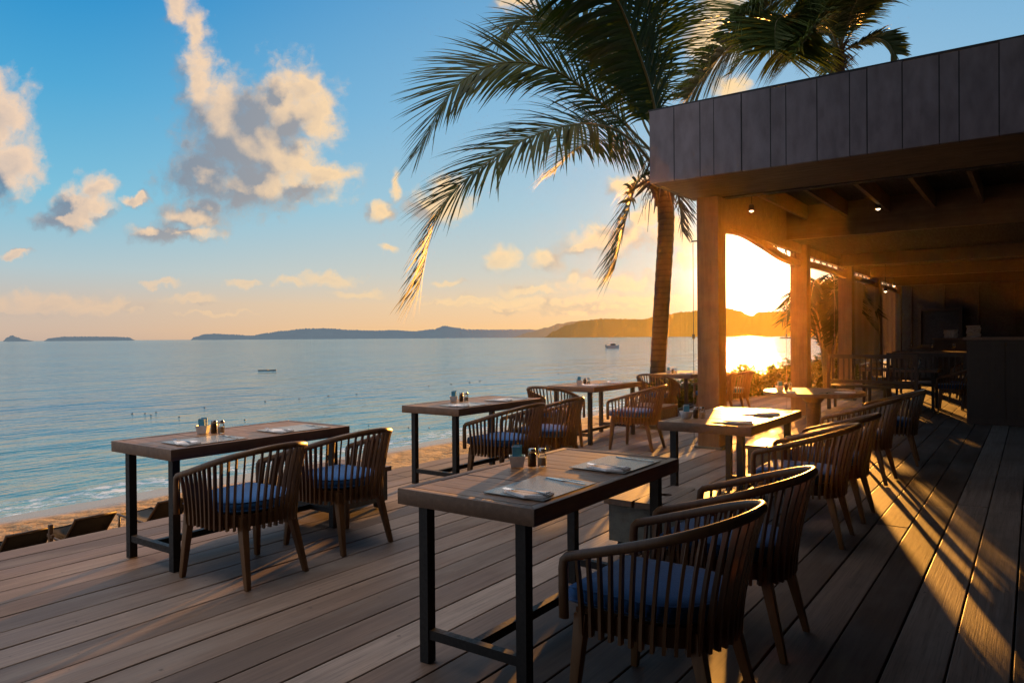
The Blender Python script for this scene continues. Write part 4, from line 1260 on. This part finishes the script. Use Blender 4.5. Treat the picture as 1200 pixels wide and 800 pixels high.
obj('outboard_motor', bbox(-1.55, -1.38, -.13, .13, .1, .72, .03), M['boatdark'], t)
p = sea_at(313, 431.5)
t = thing('rowing_boat', 'low dark flat rowing boat adrift on the open water', 'boat', p, TH)
bm = bmesh.new(); hull(bm, 1.35, .40, .06, -.06); obj('hull', bm, M['boatdark'], t, autosmooth=40)
obj('thwart', bbox(-.06, .06, -.16, .16, .055, .068, .004), M['rod'], t)
for px, py, L, lab in ((869, 397.9, 11, 'distant longtail boat left of the sun glitter'), (890, 397.6, 13, 'distant longtail boat in the sun glitter'), (900, 397.4, 9, 'distant longtail boat right of the sun glitter'), (921, 398.4, 9, 'distant tall boat beside the second post')):
    p = sea_at(px, py); t = thing('longtail_boat', lab, 'boat', p, TH + R(4), 'distant boats moored below the hills')
    k = L / 11
    bm = bmesh.new(); hull(bm, L, 2.2 * k, .9 * k, -.3); obj('hull', bm, M['boatdark'], t, autosmooth=40)
    obj('canopy', bbox(-3.2 * k, 1.6 * k, -.95 * k, .95 * k, 1.9 * k, 2.05 * k, .03), M['boatdark'], t)
    bm = bmesh.new()
    for sx in (-3.0, -.8, 1.4):
        for sy in (-.85, .85): box(bm, (sx - .05) * k, (sx + .05) * k, (sy - .05) * k, (sy + .05) * k, .7 * k, 1.9 * k)
    obj('canopy_post', bm, M['boatdark'], t)
BUOYS = [(154,480.5),(169,480.6),(176,482.6),(182,479.4),(209,484.7),(239,474.3),(286,488.9),(310,467.6),(350,464.6),(384,461.8),(417,459.7),(431,496.8),(478,499.5),(502,451.2),(528,448.8),(550,447),(562,445.7),(654,437.5),(676,445),(695,433.8),(502,500)]
def make_buoy():
    t = thing('mooring_buoy', '', 'buoy', group='small dark buoys floating off the beach')
    bm = bmesh.new(); lathe(bm, [(.01, -.05), (.045, -.035), (.06, 0), (.055, .025), (.03, .035), (.012, .038), (.012, .045)], 14); obj('float', bm, M['buoy'], t, smooth=True)
    bm = bmesh.new(); sweep(bm, [(.014 * math.cos(a), 0, .052 + .014 * math.sin(a)) for a in [R(-100 + 40 * i) for i in range(9)]], .004, n=6, up=Vector((0, 1, 0))); obj('ring', bm, M['buoy'], t)
    return t
by0 = None
for px, py in BUOYS:
    if by0 is None: by0 = make_buoy(); o = by0
    else: o = copy_tree(by0)
    p = sea_at(px, py - (px - 600) * -.0061 * 0)
    s = min(1.0, max(.45, p.length / 45))
    o.location = p; o.scale = (s, s, s * .7); o['label'] = 'small dark buoy floating on the calm water off the beach'
# ------------------------------------------------------------------ palms
def frond(name, pts, side_hint, parent, n=60, ll=.95, droop=.55, fwd=.65, width=.05, wob=.10, mat=None, seed=0, vee=.25, start=.16, leaf=None):
    """coconut frond: tapering stem along pts and two rows of narrow leaflets that hang under their own weight"""
    rnd = random.Random(seed)
    path = catmull(pts, 40)
    bm = bmesh.new()
    sweep(bm, path, [.040 * (1 - i / 39) ** .8 + .004 for i in range(40)], [.024 * (1 - i / 39) ** .8 + .003 for i in range(40)], n=6)
    for f in bm.faces: f.material_index = 1
    L = [0]
    for a, b in zip(path, path[1:]): L.append(L[-1] + (b - a).length)
    tot = L[-1]
    down = Vector((0, 0, -1))
    n = int(n * 1.45)
    for i in range(n):
        u = start + (1 - start) * (i + rnd.uniform(-.2, .2)) / (n - 1); u = max(start, min(.999, u))
        s = u * tot; k = 0
        while k < len(L) - 2 and L[k+1] < s: k += 1
        q = (s - L[k]) / (L[k+1] - L[k]); p = path[k].lerp(path[k+1], q); t = (path[k+1] - path[k]).normalized()
        sd = side_hint - t * side_hint.dot(t); sd.normalize(); nrm = sd.cross(t); nrm.normalize()
        if nrm.z < 0: nrm = -nrm
        dr_ = droop * (1 - .75 * max(0, -t.z))
        prof = math.sin(math.pi * (.12 + .70 * ((u - start) / (1 - start)) ** .85)) ** .75
        for sg in (-1, 1):
            if rnd.random() < .03: continue
            l = ll * prof * rnd.uniform(.86, 1.1)
            fw = fwd * rnd.uniform(.85, 1.15) * (1 + .25 * u)
            d = (sd * sg * (1 - .25 * u) + t * fw + nrm * vee * rnd.uniform(.4, 1.4) + Vector((rnd.uniform(-1, 1), rnd.uniform(-1, 1), rnd.uniform(-1, 1))) * wob).normalized()
            pos = p.copy(); m = 5; prev = None
            wax = d.cross(nrm); wax.normalize()
            for j in range(m + 1):
                v = j / m
                w = width * .5 * (math.sin(math.pi * min(1, .16 + .84 * v) ** .8) ** .8 if v < 1 else 0) * (.8 + .4 * prof)
                w = max(w, .0012)
                cur = (bm.verts.new(pos - wax * w), bm.verts.new(pos + wax * w))
                if prev: bm.faces.new((prev[0], prev[1], cur[1], cur[0]))
                prev = cur
                d = (d + down * dr_ * (.10 + .26 * v) * rnd.uniform(.8, 1.2)).normalized()
                pos = pos + d * (l / m)
    o = obj(name, bm, [mat or leaf or M['frond'], M['rachis'] if mat is None else mat], parent)
    return o

def palm(name, label, base, crown, scale, frs, trunk_pts, r0, r1, seed=0, leaf=None):
    """frs: list of (offsets lateral px, up px, depth m, options); scale: metres per px at the crown"""
    t = thing(name, label, 'palm tree', base)
    def off(v): return Vector(v) - Vector(base)
    bm = bmesh.new(); pts = catmull([off(p) for p in trunk_pts], 60)
    rad = []
    for i in range(60):
        u = i / 59; r = r0 + (r1 - r0) * min(1, u * 1.1) + .06 * max(0, 1 - u * 9) ** 2
        rad.append(r * (1 + .025 * math.sin(i * 2.4)))
    sweep(bm, pts, rad, n=20); obj('trunk', bm, M['trunk'], t, smooth=True)
    C = off(crown)
    for i, (cps, opt) in enumerate(frs):
        P = [C + RGT * (a * scale) + Vector((0, 0, 1)) * (b * scale) + FWD * d for a, b, d in cps]
        o = dict(opt); hint = o.pop('side', 'depth')
        sh = {'depth': FWD, 'lat': RGT, 'up': Vector((0, 0, 1))}[hint] if isinstance(hint, str) else (RGT * hint[0] + FWD * hint[1] + Vector((0, 0, 1)) * hint[2]).normalized()
        dry = o.pop('dry', False)
        frond('frond', P, sh, t, seed=seed * 50 + i, mat=M['deadfrond'] if dry else None, leaf=leaf, **o)
    # fibrous crown: old leaf bases wrapped round the head of the trunk
    bm = bmesh.new(); rnd = random.Random(seed + 9)
    for i in range(34):
        a = rnd.uniform(0, 2 * math.pi); h = rnd.uniform(-.75, .15)
        d = Vector((math.cos(a), math.sin(a), 0)); p0 = C + d * (r1 * .8) + Vector((0, 0, h))
        out = rnd.uniform(.12, .40)
        p1 = p0 + d * out * .6 + Vector((0, 0, rnd.uniform(.05, .30))); p2 = p0 + d * out * 1.3 + Vector((0, 0, rnd.uniform(-.15, .35)))
        sweep(bm, [p0, p1, p2], [.055, .04, .006], [.022, .016, .004], n=6)
    for i in range(26):
        a = rnd.uniform(0, 2 * math.pi); d = Vector((math.cos(a), math.sin(a), 0))
        p0 = C + d * (r1 * .9 + .05) + Vector((0, 0, rnd.uniform(-.6, .0)))
        sweep(bm, [p0, p0 + d * rnd.uniform(.08, .25) + Vector((0, 0, -.12)), p0 + d * rnd.uniform(.1, .35) + Vector((0, 0, rnd.uniform(-.75, -.3)))], [.02, .014, .004], [.006, .005, .002], n=5)
    obj('leaf_bases', bm, M['deadfrond'], t)
    # sheath-like spathes
    bm = bmesh.new()
    for a, l, tilt in ((-150, .75, -.9), (170, .7, -.55), (-95, .6, -1.1), (100, .8, 1.0)):
        d = Vector((math.cos(R(a) + TH), math.sin(R(a) + TH), 0)); e = (d + Vector((0, 0, tilt))).normalized(); p0 = C + d * (r1 + .02) + Vector((0, 0, -.15))
        sweep(bm, [p0, p0 + e * l * .3, p0 + e * l * .7, p0 + e * l], [.02, .07, .06, .004], [.012, .035, .03, .003], n=8)
    obj('spathe', bm, M['deadfrond'], t, smooth=True)
    return t

D1 = 14.8
crown1 = cam2w((777 - 600) / FPX * D1, D1, CAM_H + (394.5 - 200) / FPX * D1)
base1 = cam2w((768 - 600) / FPX * D1, D1, -.70)
def o1(x, y): return (x - 774, 200 - y)
def F(pts, **o): return ([(*o1(x, y), d) for x, y, d in pts], o)
mid1 = [tuple(base1), tuple(cam2w((771 - 600) / FPX * D1, D1, .79)), tuple(cam2w((777 - 600) / FPX * D1, D1, 2.4)), tuple(cam2w((781.5 - 600) / FPX * D1, D1, 3.7)), tuple(cam2w((779 - 600) / FPX * D1, D1, CAM_H + (394.5 - 205) / FPX * D1))]
frs1 = [
 F([(770,190,0),(757,176,-.1),(720,144,-.3),(660,103,-.6),(611,91,-.8),(566,100,-.9),(529,131,-1.0),(499,187,-1.0)], n=84, ll=1.6, droop=.34, fwd=.62, vee=.1, width=.042, side=(.1,.6,.75)),
 F([(768,200,0),(757,192,-.2),(735,174,-.5),(705,165,-.9),(667,168,-1.3),(611,189,-1.6),(555,229,-1.8),(521,270,-1.8),(501,345,-1.8)], n=92, ll=1.75, droop=.62, fwd=.48, vee=.15, width=.044, side=(.1,.8,.55)),
 F([(770,205,0),(757,208,-.3),(739,222,-.6),(724,262,-.9),(709,322,-1.0)], n=55, ll=1.09, droop=1.1, fwd=.5),
 F([(772,180,0),(758,148,.2),(742,108,.3),(697,52,.5),(657,20,.6),(627,2,.7),(600,12,.7),(584,30,.7)], n=70, ll=1.3, droop=.35, fwd=.65, vee=.1, side=(.1,.6,.75), width=.042),
 F([(774,180,0),(765,120,-.3),(755,62,-.6),(748,10,-1.0),(735,-60,-1.6),(712,-110,-2.4)], n=66, ll=1.7, droop=.5, fwd=.42, side='lat', vee=.1, width=.034, wob=.2, start=.26),
 F([(776,180,0),(775,120,.3),(778,60,.6),(785,10,.9),(798,-60,1.3),(822,-110,1.6)], n=66, ll=1.5, droop=.5, fwd=.42, side='lat', vee=.1, width=.034, wob=.2, start=.26),
 F([(772,185,0),(757,130,-.6),(735,90,-1.2),(708,55,-1.9),(680,42,-2.6),(655,55,-3.2)], n=88, ll=1.78, droop=.75, fwd=.5, side=(.75,.6,.2)),
 F([(774,180,0),(760,110,.8),(740,50,1.4),(715,5,1.9),(680,-30,2.2),(640,-30,2.3)], n=86, ll=1.72, droop=.6, fwd=.5, side=(.8,.5,.1)),
 F([(776,200,0),(792,205,.5),(806,225,.9),(812,262,1.1)], n=36, ll=0.69, droop=1.1, fwd=.5, dry=True),
 F([(770,180,0),(748,150,1.2),(722,128,2.4),(690,125,3.4),(660,150,4.0)], n=72, ll=1.26, droop=.8, fwd=.5),
]
palm('coconut_palm', 'tall coconut palm at the deck edge with long arching fronds hanging over the tables', base1, crown1, D1 / FPX, frs1, mid1, .155, .165, 1)

D2 = 25.5
crown2 = cam2w((986 - 600) / FPX * D2, D2, CAM_H + (394.5 - 62) / FPX * D2)
base2 = cam2w((990 - 600) / FPX * D2, D2, -.70)
def o2(x, y): return (x - 986, 62 - y)
def G(pts, **o): return ([(*o2(x, y), d) for x, y, d in pts], o)
mid2 = [tuple(base2), tuple(cam2w((988 - 600) / FPX * D2, D2, 4)), tuple(cam2w((985 - 600) / FPX * D2, D2, 8)), tuple(cam2w((986 - 600) / FPX * D2, D2, CAM_H + (394.5 - 60) / FPX * D2))]
frs2 = [
 G([(984,55,0),(962,20,0),(932,-2,0),(898,12,-.2),(862,52,-.4),(828,88,-.4),(803,122,-.4)], n=130, ll=2.9, droop=2.0, fwd=.3, width=.08, side=(.25,1,0)),
 G([(984,60,0),(955,36,-.4),(920,34,-.9),(895,48,-1.4),(888,84,-1.8)], n=120, ll=2.9, droop=.7, fwd=.35, side=(1,.2,.2), width=.08),
 G([(984,64,0),(962,55,-1.0),(935,62,-2.0),(910,85,-2.7),(890,112,-3.0)], n=90, width=.075, ll=1.95, droop=.9, fwd=.5),
 G([(986,56,0),(996,15,.5),(1010,-25,1.0),(1030,-60,1.2)], n=90, width=.075, ll=2.03, droop=.5, fwd=.55, side='lat'),
 G([(986,56,0),(975,10,-.5),(962,-40,-.8),(945,-80,-1)], n=90, width=.075, ll=2.03, droop=.5, fwd=.55, side='lat'),
 G([(988,58,0),(1005,32,-.5),(1022,14,-1.2),(1040,6,-1.8)], n=80, width=.07, ll=1.45, droop=.55, fwd=.6),
 G([(988,64,0),(1002,60,-.3),(1016,56,-.6),(1028,64,-.8),(1034,78,-.9)], n=80, width=.07, ll=1.01, droop=.75, fwd=.5),
 G([(986,56,0),(990,5,-1.2),(990,-30,-2.6),(985,-45,-4)], n=90, width=.075, ll=1.95, droop=.6, fwd=.5, side='lat'),
 G([(986,62,0),(975,40,-1.6),(965,38,-3.2),(955,62,-4.4)], n=90, width=.075, ll=1.80, droop=.9, fwd=.5, side='lat'),
 G([(986,62,0),(1000,30,1.5),(1015,20,3),(1030,40,4)], n=80, width=.07, ll=1.59, droop=.8, fwd=.5),
 G([(984,62,0),(960,20,1.5),(925,10,3),(900,40,4)], n=80, width=.07, ll=1.74, droop=.8, fwd=.5),
]
palm('coconut_palm', 'tall coconut palm rising behind the roof with its crown above the metal fascia', base2, crown2, D2 / FPX, frs2, mid2, .20, .15, 2, leaf=M['frond_light'])

# ------------------------------------------------------------------ areca palm and shrubs
def areca(loc, label, H=3.0, n=11, seed=0):
    t = thing('areca_palm', label, 'palm shrub', loc); rnd = random.Random(seed)
    for i in range(n):
        a = 2 * math.pi * i / n + rnd.uniform(-.3, .3); d = Vector((math.cos(a), math.sin(a), 0)); h = H * rnd.uniform(.7, 1.0); r = rnd.uniform(.5, .9)
        P = [d * .06, d * .15 * r + Vector((0, 0, h * .45)), d * .45 * r + Vector((0, 0, h * .85)), d * .95 * r + Vector((0, 0, h * .95)), d * 1.35 * r + Vector((0, 0, h * .78))]
        sd = d.cross(Vector((0, 0, 1)))
        frond('frond', P, sd, t, n=34, ll=.55, droop=.6, fwd=.7, width=.034, seed=seed * 30 + i, start=.4)
areca((-4.25, 20.5, -.05), 'feathery areca palm farther back between the second and third posts', 3.0, 12, 3)
areca((-4.0, 18.5, -.05), 'feathery areca palm close beside the third post, the fuller one', 2.9, 16, 6)
areca((-5.2, 24.5, -.05), 'feathery areca palm beyond the third post', 2.6, 10, 4)

def shrub(x, y, h, r, label, seed, name='leafy_shrub', leaves=2300):
    t = thing(name, label, 'shrub', (x, y, -.68), 0, 'leafy shrubs along the deck edge'); rnd = random.Random(seed)
    H = h + .68
    bm = bmesh.new()
    tips = []
    for i in range(16):
        a = rnd.uniform(0, 2 * math.pi); rr = r * math.sqrt(rnd.random()) * .9; d = Vector((math.cos(a), math.sin(a), 0))
        hh = H * rnd.uniform(.72, 1.02) * (1 - .22 * (rr / r) ** 2)
        P = [d * .04, d * rr * .45 + Vector((0, 0, hh * .4)), d * rr * .85 + Vector((0, 0, hh * .75)), d * rr + Vector((0, 0, hh))]
        sweep(bm, P, [.012, .010, .007, .003], n=5); tips.append(catmull(P, 14))
    obj('stems', bm, M['rachis'], t)
    bm = bmesh.new()
    for i in range(leaves):
        br = rnd.choice(tips); k = rnd.choice(range(5, 14)); p = br[k] + Vector((rnd.gauss(0, .07), rnd.gauss(0, .07), rnd.gauss(0, .06)))
        a = rnd.uniform(0, 2 * math.pi); d = Vector((math.cos(a), math.sin(a), rnd.uniform(-.35, .95))).normalized()
        l = rnd.uniform(.08, .19); w = l * rnd.uniform(.18, .27)
        s = d.cross(Vector((rnd.uniform(-.5, .5), rnd.uniform(-.5, .5), 1))); s.normalize(); u = s.cross(d)
        m1 = p + d * l * .45 + u * l * .06; e = p + d * l - Vector((0, 0, l * .25))
        v = [bm.verts.new(q) for q in (p, m1 - s * w, e, m1 + s * w)]; c = bm.verts.new(m1 - u * l * .04)
        bm.faces.new((v[0], c, v[1])); bm.faces.new((v[1], c, v[2])); bm.faces.new((v[2], c, v[3])); bm.faces.new((v[3], c, v[0]))
    obj('foliage', bm, M['shrub'], t)
SH = [(-5.98, 13.15, .42, .40, 'low leafy shrub at the deck edge just left of the front corner post'),
 (-6.1, 14.3, .50, .50, 'leafy shrub just right of the front corner post, first in the row'),
 (-6.0, 15.6, .62, .55, 'sunlit leafy shrub at the deck edge, second in the row right of the corner post'),
 (-6.1, 16.9, .66, .55, 'sunlit leafy shrub at the deck edge, third in the row right of the corner post'),
 (-5.7, 18.0, .75, .60, 'sunlit leafy shrub at the deck edge, left beside the second post'),
 (-5.5, 19.3, .85, .60, 'tall leafy shrub at the deck edge, just behind the second post'),
 (-4.85, 18.3, .80, .50, 'tall leafy shrub just right of the second post'),
 (-5.75, 14.9, .52, .5, 'low leafy shrub of the hedge nearest behind the corner post chairs'),
 (-5.6, 16.2, .60, .5, 'leafy shrub of the hedge between the first and second posts, left of its middle'),
 (-5.5, 17.3, .66, .5, 'leafy shrub of the hedge between the first and second posts, right of its middle'),
 (-4.4, 19.7, .85, .55, 'leafy shrub at the foot of the areca palm'),
 (-4.6, 21.6, .85, .60, 'dark leafy shrub beside the third post'),
 (-4.4, 23.4, .90, .60, 'dark leafy shrub beyond the third post')]
for i, (x, y, h, r, lab) in enumerate(SH): 
    shrub(x, y, h, r, lab, 40 + i)
shrub(-5.86, 8.62, -.0, .22, 'tiny green plant at the deck edge beside the third seaside table', 70, 'small_plant', 160)
# ------------------------------------------------------------------ evening sea haze over the terrace
def build_haze():
    m, nt, out = newmat('sea_haze')
    v = nt.new('ShaderNodeVolumeScatter')
    v.inputs['Color'].default_value = (1, .58, .15, 1); v.inputs['Density'].default_value = .0012; v.inputs['Anisotropy'].default_value = .83
    nt.l.new(v.outputs[0], out.inputs[1])
    try: m.cycles.homogeneous_volume = True
    except Exception: pass
    bm = bmesh.new(); box(bm, -3.45, 7.4, 3.2, 15.5, .006, 3.9)
    o = obj('sea_haze', bm, m); o['kind'] = 'stuff'
build_haze()
